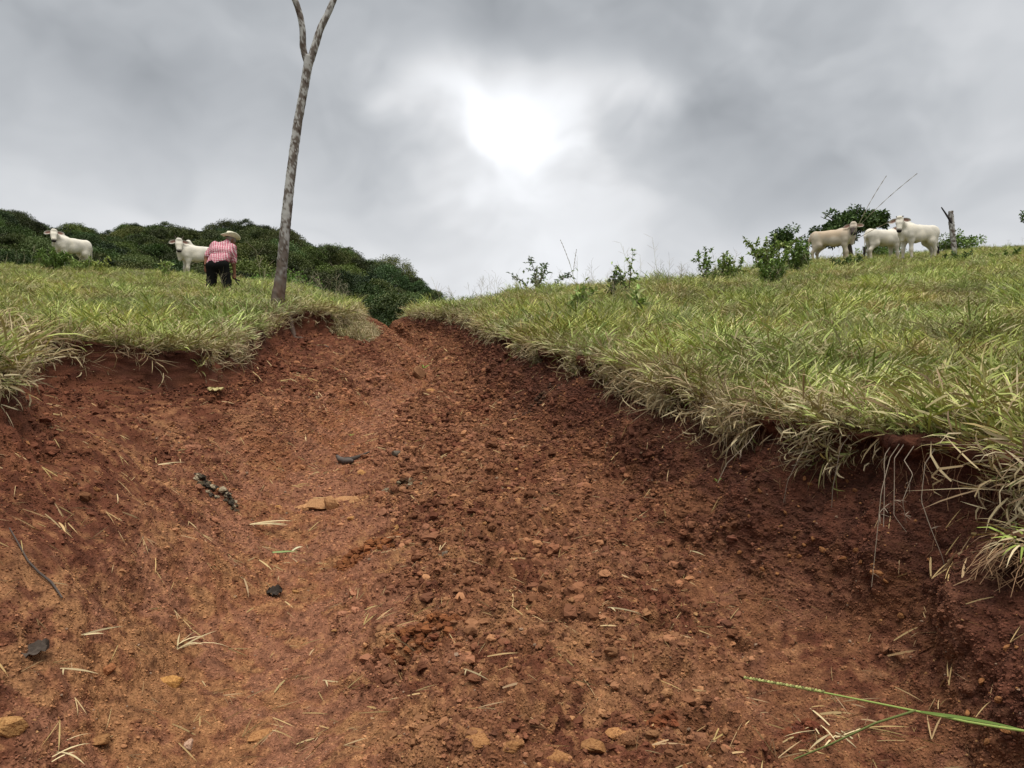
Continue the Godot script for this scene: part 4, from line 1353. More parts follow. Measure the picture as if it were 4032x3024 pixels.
	for s in [-1.0, 1.0]:
		var e := obj("ear", ear, M.hide, t)
		var dir: Vector3 = (hz * s + hx * 0.30 - hy * 0.05).normalized()
		var inner := (hy + hx * 0.35).normalized()
		var side := inner.cross(dir).normalized()
		e.transform = Transform3D(Basis(side, dir.cross(side).normalized(), dir), head * Vector3(-0.005, 0.015, 0.09 * s))
		var ey := SphereMesh.new()
		ey.radius = 0.021
		ey.height = 0.042
		ey.radial_segments = 10
		ey.rings = 6
		var eye := obj("eye", ey, M.dark_shine, t)
		eye.position = head * Vector3(0.125, 0.04, 0.103 * s)
		if horn > 0.0:
			var hg := Geo.new()
			var o := head * Vector3(-0.055, 0.055, 0.075 * s)
			var up: Vector3 = (-hx * 0.75 + hz * s * 0.55 + hy * 0.25).normalized()
			tube(hg, [o, o + up * horn * 0.5 + hz * s * 0.01, o + up * horn + Vector3(0, horn * 0.15, 0)], [0.026, 0.02, 0.006], [Color(0.10, 0.085, 0.07)], 8)
			obj("horn", hg.mesh(), M.hide, t)
	var sw_g := Geo.new()
	tube(sw_g, [Vector3(-0.90, 0.60, 0.03), Vector3(-0.905, 0.50, 0.03), Vector3(-0.905, 0.36, 0.03), Vector3(-0.90, 0.24, 0.03)], [0.022, 0.042, 0.045, 0.01], [Color(0.03, 0.026, 0.024)], 9, 0.4)
	obj("tail_switch", sw_g.mesh(), M.cloth, t)

func build_cattle() -> void:
	M.dark_shine = solid(Color(0.015, 0.012, 0.012), 0.25, 0.5)
	var white := Color(0.59, 0.565, 0.50)
	var cam := Vector3(0, 0, 0)
	var rows := [
		# label, x, d, heading, look pitch, turn, size, back, face, hump, horn, stride
		["white cow at the far edge of the pasture with its legs hidden by weeds", -17.8, 31.8, Vector3(-0.42, 0, 0.91), 1.0, 0.06, 0.98, white, white, 0.06, 0.07, 0.02],
		["white humped cow standing partly behind the person in the checked shirt", -13.35, 33.5, Vector3(-0.80, 0, 0.60), 1.15, 0.10, 1.06, white, white, 0.16, 0.15, 0.03],
		["tan backed cow with a dark face standing before the dark tree", 12.45, 30.5, Vector3(0.84, 0, 0.54), 1.0, -0.05, 0.97, Color(0.45, 0.365, 0.275), Color(0.085, 0.07, 0.062), 0.02, 0.0, 0.06],
		["white cow in the middle of the three with its head hidden behind the next", 14.95, 31.6, Vector3(0.97, 0, -0.24), 0.9, 0.25, 1.0, white, white, 0.04, 0.05, 0.05],
		["large white cow facing the camera in front of the dead trunk", 15.55, 30.2, Vector3(-0.95, 0, 0.30), 1.15, -0.06, 1.08, white, white, 0.04, 0.06, 0.05]]
	for r in rows:
		var at := Vector3(r[1], hill(r[1], r[2]), -r[2])
		var to := (Vector3(cam.x - at.x, 0, -at.z)).normalized().rotated(Vector3.UP, r[5])
		var look: Vector3 = to * cos(r[4]) + Vector3.DOWN * sin(r[4])
		var coat: Color = white if r[7] == white else Color(0.47, 0.42, 0.345)
		cow(r[0], at, r[3], look, r[6], coat, r[7], r[8], r[9], r[10], r[11])

# ------------------------------------------------------------------ person
func plaid(p: Vector3) -> Color:
	var u := fposmod(p.x * 0.95 + p.y * 0.22 + 0.3, 0.047) / 0.047
	var v := fposmod(p.y - p.x * 0.2 - p.z * 0.75, 0.049) / 0.049
	var a := smoothstep(0.50, 0.58, u) * smoothstep(0.98, 0.90, u)
	var b := smoothstep(0.50, 0.58, v) * smoothstep(0.98, 0.90, v)
	var col := Color(0.36, 0.085, 0.13).lerp(Color(0.54, 0.27, 0.31), maxf(a, b) * 0.9)
	return col.lerp(Color(0.68, 0.64, 0.65), a * b)

func build_person() -> void:
	var x := -6.52
	var d := 17.4
	var t := thing("person", "person in checked red shirt, dark trousers and pale hat bending over the grass", "person", Vector3(x, hill(x, d) - 0.11, -d))
	var skin := Color(0.20, 0.095, 0.06)
	var hair := Color(0.22, 0.19, 0.17)
	var sl := Vector3(-0.12, 1.26, -0.17)
	var sr := Vector3(0.26, 1.22, -0.21)
	var el := Vector3(-0.275, 1.0, -0.11)
	var er := Vector3(0.275, 0.93, -0.25)
	var wl := Vector3(-0.268, 0.775, -0.03)
	var wr := Vector3(0.285, 0.645, -0.30)
	var hl := Vector3(-0.10, 0.80, 0.0)
	var hr := Vector3(0.12, 0.82, -0.02)
	var kl := Vector3(-0.145, 0.46, -0.07)
	var kr := Vector3(0.165, 0.46, -0.12)
	var al := Vector3(-0.18, 0.08, 0.04)
	var ar := Vector3(0.22, 0.08, -0.06)
	var b := [
		[hl, hr, 0.11, 0.11, skin], [Vector3(0.01, 0.88, -0.03), Vector3(0.08, 1.19, -0.19), 0.11, 0.10, skin], [sl, sr, 0.07, 0.07, skin],
		[Vector3(0.11, 1.29, -0.22), Vector3(0.155, 1.385, -0.29), 0.062, 0.058, skin],
		[sl, el, 0.052, 0.044, skin], [el, wl, 0.044, 0.031, skin], [sr, er, 0.055, 0.046, skin], [er, wr, 0.046, 0.032, skin],
		[hl, kl, 0.095, 0.065, skin], [kl, al, 0.058, 0.042, skin], [hr, kr, 0.095, 0.065, skin], [kr, ar, 0.058, 0.042, skin]]
	var g := Geo.new()
	skin_mesh(g, b, 0.014, 0.03)
	# head, looking down to the right
	var hd := Transform3D(Basis(Vector3(0.62, -0.45, -0.64).normalized(), Vector3(0.30, 0.88, -0.30).normalized(), Vector3(0.70, 0.0, 0.68).normalized()).orthonormalized(), Vector3(0.185, 1.415, -0.33))
	var hb := [[Vector3(-0.02, 0.03, 0), Vector3(0.02, 0.035, 0), 0.092, 0.088, hair], [Vector3(0.01, 0.0, 0), Vector3(0.035, -0.06, 0), 0.08, 0.058, skin], [Vector3(0.04, 0.02, 0), Vector3(0.055, -0.02, 0), 0.062, 0.06, skin],
		[Vector3(0.05, -0.085, 0), Vector3(0.062, -0.09, 0), 0.034, 0.028, skin], [Vector3(0.105, 0.02, 0), Vector3(0.125, -0.012, 0), 0.009, 0.016, skin],
		[Vector3(0.098, -0.048, 0.015), Vector3(0.098, -0.048, -0.015), 0.012, 0.012, Color(0.22, 0.07, 0.05)], [Vector3(-0.05, -0.05, 0), Vector3(-0.06, -0.14, 0), 0.06, 0.058, skin],
		[Vector3(0.0, 0.01, 0.086), Vector3(-0.005, -0.025, 0.084), 0.02, 0.013, skin], [Vector3(0.0, 0.01, -0.086), Vector3(-0.005, -0.025, -0.084), 0.02, 0.013, skin],
		[Vector3(0.094, 0.02, 0.03), Vector3(0.094, 0.02, 0.033), 0.012, 0.012, Color(0.06, 0.04, 0.03)], [Vector3(0.094, 0.02, -0.03), Vector3(0.094, 0.02, -0.033), 0.012, 0.012, Color(0.06, 0.04, 0.03)]]
	skin_mesh(g, hb, 0.0065, 0.018, hd)
	# right hand closed round the stick, left hand hanging loosely
	var grip := Vector3(0.275, 0.57, -0.305)
	var axis := Vector3(0.68, -0.66, 0.25).normalized()
	var hand := [[wr, wr.lerp(grip, 0.55) + Vector3(0.004, 0, 0.012), 0.03, 0.03, skin]]
	var out := (wr - grip - axis * (wr - grip).dot(axis)).normalized()
	var across := axis.cross(out).normalized()
	for k in 4:
		var o := grip + axis * (-0.033 + 0.022 * k)
		var ln: float = [0.88, 1.0, 0.96, 0.8][k]
		var r := 0.030
		var p0 := o + out * r + across * 0.006
		var p1 := o + across * r * 1.1 + out * 0.012
		var p2 := o - out * r * ln + across * 0.010
		var p3 := o - across * r * ln - out * 0.006
		hand.append([wr.lerp(grip, 0.5), p0, 0.02, 0.0115, skin])
		hand.append([p0, p1, 0.0112, 0.0102, skin])
		hand.append([p1, p2, 0.0102, 0.0094, skin])
		hand.append([p2, p3, 0.0094, 0.008, skin])
	var th := wr.lerp(grip, 0.35) - across * 0.026
	hand.append([th, grip - across * 0.034 - axis * 0.02 + out * 0.008, 0.014, 0.011, skin])
	hand.append([grip - across * 0.034 - axis * 0.02 + out * 0.008, grip - out * 0.030 - axis * 0.018 - across * 0.014, 0.011, 0.009, skin])
	skin_mesh(g, hand, 0.005, 0.008)
	var hand2 := [[wl, wl + Vector3(0.004, -0.085, -0.01), 0.028, 0.032, skin], [wl + Vector3(0.0, -0.05, 0.0), wl + Vector3(0.004, -0.09, -0.025), 0.026, 0.02, skin]]
	for k in 4:
		var o := wl + Vector3(0.006, -0.085, 0.022 - 0.017 * k)
		var ln: float = [0.82, 1.0, 0.95, 0.75][k]
		hand2.append([o, o + Vector3(0.006, -0.036 * ln, -0.004), 0.0108, 0.0098, skin])
		hand2.append([o + Vector3(0.006, -0.036 * ln, -0.004), o + Vector3(0.022, -0.060 * ln, -0.008), 0.0098, 0.0088, skin])
		hand2.append([o + Vector3(0.022, -0.060 * ln, -0.008), o + Vector3(0.04, -0.072 * ln, -0.01), 0.0088, 0.0076, skin])
	hand2.append([wl + Vector3(0.008, -0.03, -0.026), wl + Vector3(0.028, -0.062, -0.05), 0.014, 0.0115, skin])
	hand2.append([wl + Vector3(0.028, -0.062, -0.05), wl + Vector3(0.036, -0.092, -0.052), 0.0112, 0.009, skin])
	skin_mesh(g, hand2, 0.005, 0.008)
	obj("body", g.mesh(), M.hide, t)
	# shirt with short sleeves
	var cw := Color.WHITE
	var sh := Geo.new()
	skin_mesh(sh, [[Vector3(-0.10, 0.83, 0.02), Vector3(0.11, 0.90, 0.0), 0.115, 0.105, cw], [Vector3(-0.07, 0.94, -0.03), Vector3(0.15, 0.97, -0.06), 0.125, 0.12, cw], [Vector3(-0.04, 1.12, -0.11), Vector3(0.18, 1.11, -0.14), 0.145, 0.135, cw],
		[sl + Vector3(0.03, -0.01, 0), sr + Vector3(-0.03, 0, 0), 0.098, 0.098, cw], [Vector3(0.08, 1.28, -0.20), Vector3(0.13, 1.345, -0.25), 0.085, 0.075, cw],
		[sl, sl.lerp(el, 0.86), 0.088, 0.072, cw], [sr, sr.lerp(er, 0.98), 0.09, 0.078, cw]], 0.0125, 0.045)
	for k in sh.v.size():
		var fold := 1.0 + 0.10 * ns.get_noise_3d(sh.v[k].x * 9.0, sh.v[k].y * 16.0 + sh.v[k].x * 10.0, sh.v[k].z * 9.0)
		sh.c[k] = plaid(sh.v[k])
		sh.v[k] += sh.n[k] * 0.012 * (fold - 1.0) * 10.0
	obj("shirt", sh.mesh(), M.cloth, t)
	var black := Color(0.012, 0.012, 0.015)
	var tr := Geo.new()
	skin_mesh(tr, [[hl, hr, 0.135, 0.13, black], [Vector3(-0.06, 0.90, 0.0), Vector3(0.10, 0.93, -0.02), 0.105, 0.10, black], [hl, kl, 0.132, 0.108, black], [kl, al + Vector3(0, 0.02, 0), 0.106, 0.09, black], [hr, kr, 0.13, 0.106, black], [kr, ar + Vector3(0, 0.02, 0), 0.104, 0.09, black]], 0.016, 0.03)
	for k in tr.v.size(): tr.v[k] += tr.n[k] * 0.008 * ns.get_noise_3d(tr.v[k].x * 8.0, tr.v[k].y * 18.0, tr.v[k].z * 8.0)
	obj("trousers", tr.mesh(), M.cloth, t)
	for e in 2:
		var bt := Geo.new()
		var a: Vector3 = al if e == 0 else ar
		skin_mesh(bt, [[a + Vector3(0, 0.03, 0), a + Vector3(0, -0.03, 0), 0.055, 0.05, black], [a + Vector3(0, -0.035, 0), a + Vector3(0.02, -0.045, -0.16), 0.045, 0.038, black]], 0.014, 0.02)
		obj("boot", bt.mesh(), M.cloth, t)
	var belt := Geo.new()
	tube(belt, [Vector3(0.115, 0.955, 0.075), Vector3(0.155, 0.95, 0.065), Vector3(0.19, 0.94, 0.045)], [0.012, 0.012, 0.011], [Color(0.42, 0.33, 0.22)], 8)
	obj("belt", belt.mesh(), M.cloth, t)
	var watch := Geo.new()
	var wp := []
	var wrad := []
	for k in 13:
		var a := TAU * k / 12.0
		wp.append(wl + Vector3(cos(a) * 0.034, 0.035, sin(a) * 0.034))
		wrad.append(0.011)
	tube(watch, wp, wrad, [Color(0.015, 0.014, 0.014)], 6)
	obj("wristwatch", watch.mesh(), M.cloth, t)
	# straw hat: a lathed crown with a dented top and a curled brim
	var h := Geo.new()
	var cream := Color(0.70, 0.68, 0.55)
	var prof := [[0.0, 0.105], [0.035, 0.108], [0.065, 0.122], [0.082, 0.118], [0.090, 0.095], [0.097, 0.05], [0.103, 0.008], [0.112, 0.0], [0.15, 0.004], [0.185, 0.018], [0.20, 0.03], [0.197, 0.022], [0.15, -0.005], [0.105, -0.008]]
	var seg := 36
	for k in prof.size():
		for s in seg:
			var a := TAU * s / seg
			var r: float = prof[k][0]
			var y: float = prof[k][1]
			if r > 0.12: y += 0.055 * pow(absf(sin(a)), 2.5) * (r - 0.11) / 0.09 - 0.022 * pow(absf(cos(a)), 2.0) * (r - 0.11) / 0.09
			if k < 3: y -= 0.02 * (1.0 - absf(sin(a)) * r / 0.07)
			h.v.append(Vector3(cos(a) * r * 1.12, y, sin(a) * r * 0.96))
			h.c.append(cream * (0.96 + 0.06 * ns.get_noise_2d(a * 8.0, k * 3.0)))
	for k in prof.size() - 1:
		for s in seg:
			var a := k * seg + s
			var c := k * seg + (s + 1) % seg
			h.i.append_array(PackedInt32Array([a, c, a + seg, c, c + seg, a + seg]))
	var st := SurfaceTool.new()
	st.create_from(h.mesh(), 0)
	st.generate_normals()
	var hat := obj("hat", st.commit(), M.cloth, t)
	var band := Geo.new()
	var bp := []
	var br := []
	for k in 25:
		var a := TAU * k / 24.0
		bp.append(Vector3(cos(a) * 0.105 * 1.12, 0.018, sin(a) * 0.105 * 0.96))
		br.append(0.007)
	tube(band, bp, br, [Color(0.50, 0.46, 0.34)], 6)
	obj("hat_band", band.mesh(), M.cloth, hat)
	hat.transform = Transform3D(Basis(hd.basis.x, hd.basis.y, hd.basis.z) * Basis(Vector3(0, 0, 1), 0.30), hd * Vector3(-0.035, 0.058, 0))
	# what the right hand holds
	var sk := thing("held_stick", "brown stick with a dark lower end held in the hand of the person", "stick", t.position + grip)
	var sg := Geo.new()
	tube(sg, [axis * -0.30 + Vector3(-0.02, 0.02, 0), axis * -0.16, Vector3.ZERO, axis * 0.10], [0.010, 0.011, 0.012, 0.012], [Color(0.16, 0.11, 0.08), Color(0.13, 0.09, 0.065), Color(0.05, 0.04, 0.035), Color(0.03, 0.025, 0.022)], 7, 0.2)
	obj("shaft", sg.mesh(), M.plain, sk)
	var sg2 := Geo.new()
	tube(sg2, [axis * 0.03, axis * 0.11 + Vector3(0.02, 0.01, 0), Vector3(0.135, -0.07, 0.03)], [0.014, 0.016, 0.012], [Color(0.05, 0.035, 0.03)], 7, 0.3)
	tube(sg2, [axis * 0.02, Vector3(0.06, -0.10, 0.02), Vector3(0.115, -0.155, 0.03), Vector3(0.15, -0.20, 0.03)], [0.015, 0.017, 0.015, 0.006], [Color(0.018, 0.016, 0.016)], 7, 0.2)
	obj("dark_end", sg2.mesh(), M.plain, sk)

# ------------------------------------------------------------------ loose soil, stones and straw
func build_soil_bits() -> void:
	var shapes := []
	for k in 5:
		var g := Geo.new()
		lump(g, Vector3.ZERO, Vector3(1.0, 0.72, 0.9), k * 3.7 + 1.0, 0.48, Color.WHITE, 7, 5, Basis(), 0.25)
		shapes.append(g.mesh())
	var cl := [[], [], [], [], []]
	var pb := [[], [], [], [], []]
	var ochres := [Color(0.33, 0.175, 0.075), Color(0.28, 0.138, 0.06), Color(0.38, 0.22, 0.105), Color(0.26, 0.118, 0.055), Color(0.24, 0.165, 0.115)]
	var count := 0
	var first := 0
	while rows_d[first] < 1.6: first += 1
	for k in 620000:
		# anywhere on the bare surface, nearer ground more densely
		var d := 1.65 * exp(pow(rng.randf(), 1.15) * 2.35)
		var r := clampi(rows_d.bsearch(d), first, rows_d.size() - 3)
		var c := 24 + rng.randi() % (cols - 60)
		var at0 := grid[r * cols + c]
		var wide := at0.distance_to(grid[r * cols + c + 1])
		if rng.randf() * 0.012 > wide: continue
		if absf(at0.x) > 0.72 * d + 0.5: continue
		var rough := rough_at(at0.x, d)
		var patch := smoothstep(-0.2, 0.35, nf.get_noise_2d(at0.x * 2.2 + 50.0, d * 2.2))
		var wall := at0.x > tb("xf", d) or at0.x < tb("xl", d) + 0.6
		if rng.randf() > 0.30 + 0.70 * rough * (0.3 + 0.7 * patch) + (0.25 if wall else 0.0): continue
		var n := (grid[r * cols + c + 2] - grid[r * cols + c - 2]).cross(grid[(r + 2) * cols + c] - grid[(r - 2) * cols + c]).normalized()
		var s := 0.0027 * pow(rng.randf_range(0.0022, 1.0), -0.40)
		if rng.randf() > rough: s = minf(s, rng.randf_range(0.003, 0.007))
		s = minf(s * clampf(d / 3.0, 0.9, 2.4), 0.034)
		var pebble := rng.randf() < (0.028 if rough < 0.5 else 0.022)
		if pebble: s = minf(s, 0.011)
		var b := Basis(rnd_dir(), rng.randf() * TAU).scaled(Vector3(s, s, s) * Vector3(rng.randf_range(0.8, 1.3), rng.randf_range(0.7, 1.0), rng.randf_range(0.8, 1.3)))
		var p := at0 + n * s * rng.randf_range(-0.2, 0.5) + (grid[r * cols + c + 1] - at0) * rng.randf() + (grid[(r + 1) * cols + c] - at0) * rng.randf()
		var col: Color = (pick(ochres) if pebble else grid_c[r * cols + c].lerp(Color(0.115, 0.048, 0.028), 0.45 * rough * patch)) * rng.randf_range(0.7, 1.3)
		(pb if pebble else cl)[k % 5].append([Transform3D(b, p), col])
		count += 1
	print("clods ", count)
	var a := thing("soil_clods", "loose crumbs and clods of trampled red earth on the gully floor", "soil")
	a.set_meta("kind", "stuff")
	var c := thing("gravel", "small ochre gravel grains strewn over the red earth", "gravel")
	c.set_meta("kind", "stuff")
	for k in 5:
		scatter("clods", shapes[k], M.crumb, cl[k], a)
		scatter("grains", shapes[k], M.crumb, pb[k], c)
	# straw
	var straws := []
	for k in 6:
		var g := Geo.new()
		var n := 1 if k < 4 else 2
		for q in n:
			var dir := Vector3(1, rng.randf_range(0.0, 0.18), rng.randf_range(-0.3, 0.3)).normalized().rotated(Vector3.UP, q * rng.randf_range(0.4, 1.0))
			blade(g, Vector3(-0.5, 0, 0), dir, 1.0, [0.035, 0.05, 0.025, 0.08, 0.035, 0.05][k], rng.randf_range(0.1, 0.5), Color(0.42, 0.32, 0.18), 4, rng.randf_range(0.8, 1.6))
		straws.append(g.mesh())
	var sl := [[], [], [], [], [], []]
	for k in 7500:
		var d := 1.8 * exp(rng.randf() * 2.15)
		var x := rng.randf_range(maxf(tb("xl", d) + 0.12, -0.72 * d - 0.4), minf(tb("xr", d) - 0.03, 0.72 * d + 0.3))
		var patch := smoothstep(-0.1, 0.35, nf.get_noise_2d(x * 1.3 + 7.0, d * 1.3 + 3.0))
		if rng.randf() > 0.25 + 0.75 * patch: continue
		var p := on_soil(x, d)
		var length := rng.randf_range(0.025, 0.12) * (1.0 if d < 6.0 else 1.3)
		var n: Vector3 = p[1]
		var f := n.cross(rnd_dir()).normalized()
		var b := Basis(f, n, f.cross(n).normalized()).scaled(Vector3(length, length, length) * 1.0)
		var tone := rng.randf_range(0.7, 1.35)
		sl[k % 6].append([Transform3D(b, p[0] + n * 0.006), Color(tone, tone * rng.randf_range(0.9, 1.0), tone * rng.randf_range(0.75, 1.0))])
	var s2 := thing("loose_straw", "bits of dry straw scattered over the bare red earth", "straw")
	s2.set_meta("kind", "stuff")
	for k in 6: scatter("straw_bits", straws[k], M.straw, sl[k], s2)

# an angular stone: points pushed onto a few random planes, flat shaded
func stone_mesh(size: Vector3, sd: int, col: Color, fine := 12) -> ArrayMesh:
	var r := RandomNumberGenerator.new()
	r.seed = sd * 77 + 5
	var planes := []
	for k in 16:
		var y := r.randf_range(-1, 1)
		var a := r.randf() * TAU
		planes.append([Vector3(sqrt(1 - y * y) * cos(a), y, sqrt(1 - y * y) * sin(a)), r.randf_range(0.55, 0.82)])
	var g := Geo.new()
	var lon := fine * 2
	for j in fine + 1:
		for k in lon:
			var th := PI * j / fine
			var ph := TAU * k / lon
			var q := Vector3(sin(th) * cos(ph), cos(th), sin(th) * sin(ph))
			var m := 1.15
			for p in planes:
				var dd: float = q.dot(p[0])
				if dd > 0.05: m = minf(m, p[1] / dd)
			m *= 1.0 + 0.05 * nf.get_noise_3dv(q * 2.2 + Vector3(sd, 0, 0)) + 0.02 * ns.get_noise_3dv(q * 7.0 + Vector3(0, sd, 0))
			g.v.append(q * m * size)
			var tone := 1.0 + 0.28 * nf.get_noise_3dv(q * 1.7 + Vector3(0, 0, sd))
			g.c.append(col * tone)
	for j in fine:
		for k in lon:
			var a := j * lon + k
			var b := j * lon + (k + 1) % lon
			g.i.append_array(PackedInt32Array([a, b, a + lon, b, b + lon, a + lon]))
	return g.mesh()

func build_stones() -> void:
	var ochre := Color(0.44, 0.24, 0.095)
	# cracked outcrop in the floor
	var o := soil(-1.14, 5.12)
	var t := thing("cracked_rock", "cracked ochre rock slab breaking through the gully floor", "rock", o)
	var pieces := [[Vector3(-0.12, -0.015, -0.04), Vector3(0.13, 0.05, 0.13), 1, 0.3], [Vector3(0.03, -0.01, -0.09), Vector3(0.18, 0.06, 0.14), 2, 0.1], [Vector3(-0.01, -0.01, 0.075), Vector3(0.085, 0.07, 0.05), 3, -0.3],
		[Vector3(0.12, -0.01, 0.0), Vector3(0.075, 0.075, 0.085), 4, 0.5], [Vector3(0.21, -0.015, -0.02), Vector3(0.055, 0.06, 0.07), 5, -0.2], [Vector3(-0.21, -0.03, 0.02), Vector3(0.07, 0.045, 0.08), 6, 0.4]]
	for p in pieces:
		var m := obj("slab", stone_mesh(p[1], p[2] + 20, Color(0.45, 0.255, 0.125) * (0.88 + 0.05 * p[2])), M.stone, t)
		m.position = p[0]
		m.rotation = Vector3(0.1 * p[3], p[3] * 2.0, 0.3 * p[3])
	var singles := [
		["orange oval stone just uphill of the cracked rock", -1.09, 5.69, Vector3(0.055, 0.03, 0.035), ochre * 1.05], ["flat grey stone beside the crumbly dung uphill of the cracked rock", -0.87, 5.99, Vector3(0.055, 0.03, 0.04), Color(0.17, 0.155, 0.13)],
		["brown rock lodged in the wash high up the gully", -1.24, 10.52, Vector3(0.16, 0.12, 0.12), Color(0.28, 0.15, 0.08)], ["small orange stone below the lodged brown rock", -0.89, 8.57, Vector3(0.09, 0.045, 0.06), ochre],
		["yellow rough stone at the corner beside the dry straw", -1.4, 2.18, Vector3(0.045, 0.032, 0.04), Color(0.42, 0.24, 0.10)], ["pale pinkish stone lying low on the smooth wash", -1.07, 2.6, Vector3(0.027, 0.022, 0.022), Color(0.50, 0.34, 0.25)],
		["ochre plate of rock flush with the wash under the dry tuft", -1.23, 2.84, Vector3(0.065, 0.025, 0.045), Color(0.46, 0.25, 0.085)], ["grey stone caught among clods in mid floor", -0.33, 3.89, Vector3(0.03, 0.022, 0.022), Color(0.22, 0.19, 0.15)],
		["rounded brown stone beside the large red clod", 0.35, 2.37, Vector3(0.03, 0.024, 0.026), Color(0.33, 0.17, 0.09)], ["tan stone in the rough floor below the green runner tip", 0.51, 2.61, Vector3(0.022, 0.02, 0.02), Color(0.40, 0.22, 0.11)],
		["small ochre stone right under the cracked rock", -0.96, 4.73, Vector3(0.045, 0.022, 0.03), ochre], ["ochre pebble between the rotten clump and the cracked rock", -1.5, 5.05, Vector3(0.03, 0.02, 0.022), ochre * 1.1],
		["round tan stone at the edge of the trampled strip", -0.64, 4.42, Vector3(0.026, 0.022, 0.022), ochre * 0.9], ["orange stone close to the burnt leaf scrap", -1.07, 3.9, Vector3(0.024, 0.016, 0.018), ochre * 0.85],
		["low ochre hump of rock behind the corner stone", -1.26, 2.4, Vector3(0.05, 0.016, 0.04), Color(0.30, 0.16, 0.07)], ["brown angular stone near the stick on the slope", -1.36, 2.64, Vector3(0.03, 0.022, 0.024), Color(0.34, 0.15, 0.07)]]
	var k := 40
	for s in singles:
		var m := obj("stone", stone_mesh(s[3], k, s[4]), M.stone)
		var p := on_soil(s[1], s[2])
		m.position = p[0] + p[1] * s[3].y * 0.25
		m.rotation.y = k * 1.3
		tag(m, s[0], "stone")
		k += 1
	# broken rock band at the bottom of the frame
	for e in 9:
		var x: float = [0.0, 0.12, 0.24, 0.33, -0.1, 0.45, -0.18, -0.85, 0.2][e]
		var d: float = [2.33, 2.30, 2.34, 2.42, 2.38, 2.36, 2.30, 2.7, 2.22][e]
		var sz := Vector3(rng.randf_range(0.05, 0.075), 0.022, rng.randf_range(0.03, 0.05))
		var m := obj("rock_plate", stone_mesh(sz, k, Color(0.42, 0.22, 0.095) * rng.randf_range(0.75, 1.1)), M.stone)
		m.position = soil(x, d) + Vector3(0, -0.011, 0)
		m.rotation.y = rng.randf() * TAU
		tag(m, "flat broken ochre rock plate set in the lowest strip of floor", "rock", "broken rock plates in the floor")
		k += 1
	# pebbles set in the banks
	for s in BANK_PEBBLES:
		var sz := Vector3(rng.randf_range(0.008, 0.022), rng.randf_range(0.006, 0.011), rng.randf_range(0.008, 0.015))
		var m := obj("pebble", stone_mesh(sz, k, Color(0.36, 0.175, 0.075) * rng.randf_range(0.6, 1.1), 7), M.stone)
		m.position = s + on_soil(s.x, -s.z)[1] * 0.007
		m.rotation = Vector3(rng.randf() * 2.0, rng.randf() * TAU, rng.randf())
		tag(m, "orange pebble set in the dark earth wall below the overhanging grass" if s.x > 0.5 else "orange pebble lying on the red slope below the grassy left bank", "pebble", "pebbles in the dark wall" if s.x > 0.5 else "pebbles on the red slope")
		k += 1
	# crumbly dark clumps
	var clumps := [["rotten_clump", "crumbly grey and black rotten clump on the red slope", "clump", -1.75, 4.66, 0.13, 0.06, [Color(0.10, 0.08, 0.055), Color(0.05, 0.042, 0.034), Color(0.30, 0.25, 0.17)], 90],
		["dung_pat", "crumbly dark dung on the floor uphill of the cracked rock", "dung", -0.71, 5.09, 0.14, 0.06, [Color(0.09, 0.05, 0.03), Color(0.14, 0.075, 0.04), Color(0.22, 0.18, 0.12)], 90],
		["dung_pat", "dark dung pats below the bank in the upper floor", "dung", 0.25, 6.68, 0.16, 0.05, [Color(0.05, 0.03, 0.022), Color(0.08, 0.045, 0.03)], 80],
		["earth_clod", "large dark red clod in the lower right floor near the runner", "clod", 0.48, 2.44, 0.055, 0.04, [Color(0.12, 0.045, 0.025), Color(0.17, 0.062, 0.03)], 60],
		["earth_clod", "broken dark clod beside the straw heap near the wall", "clod", 0.89, 2.39, 0.06, 0.03, [Color(0.10, 0.038, 0.024), Color(0.14, 0.05, 0.028)], 60],
		["earth_clod", "lumpy brown clod heap in the middle of the lower floor", "clod", -0.34, 3.09, 0.16, 0.05, [Color(0.15, 0.06, 0.028), Color(0.20, 0.08, 0.035), Color(0.12, 0.046, 0.024)], 130],
		["earth_clod", "lumpy clod ridge along the runnel in the middle floor", "clod", -0.76, 4.22, 0.20, 0.05, [Color(0.15, 0.06, 0.028), Color(0.20, 0.08, 0.035)], 130]]
	for c in clumps:
		var p := soil(c[3], c[4])
		var g := Geo.new()
		for e in c[8]:
			var a := rng.randf() * TAU
			var r: float = c[5] * sqrt(rng.randf())
			var q := soil(c[3] + cos(a) * r, c[4] + sin(a) * r * 0.6) - p
			var up: float = c[6] * (1.0 - r / c[5]) * rng.randf()
			var s: float = rng.randf_range(0.006, 0.020) * (0.7 + c[5] * 3.0)
			lump(g, q + Vector3(0, up, 0), Vector3(s, s * 0.75, s), e + k, 0.5, pick(c[7]) * rng.randf_range(0.8, 1.2), 7, 5)
		tag(obj(c[0], g.mesh(), M.crumb), c[1], c[2]).position = p
		k += 7

# ------------------------------------------------------------------ litter
func strip_thing(called: String, label: String, category: String, at: Vector3, list: Array, mat: Material, group := "") -> void:
	# list of [offset, direction, length, width, droop, colour, twist]
	var t := thing(called, label, category, at, group)
	for s in list:
		var g := Geo.new()
		blade(g, s[0], s[1], s[2], s[3], s[4], s[5], 6, s[6])
		obj("dry_blade" if s[5].r > s[5].g * 1.1 else "green_blade", g.mesh(), mat, t)

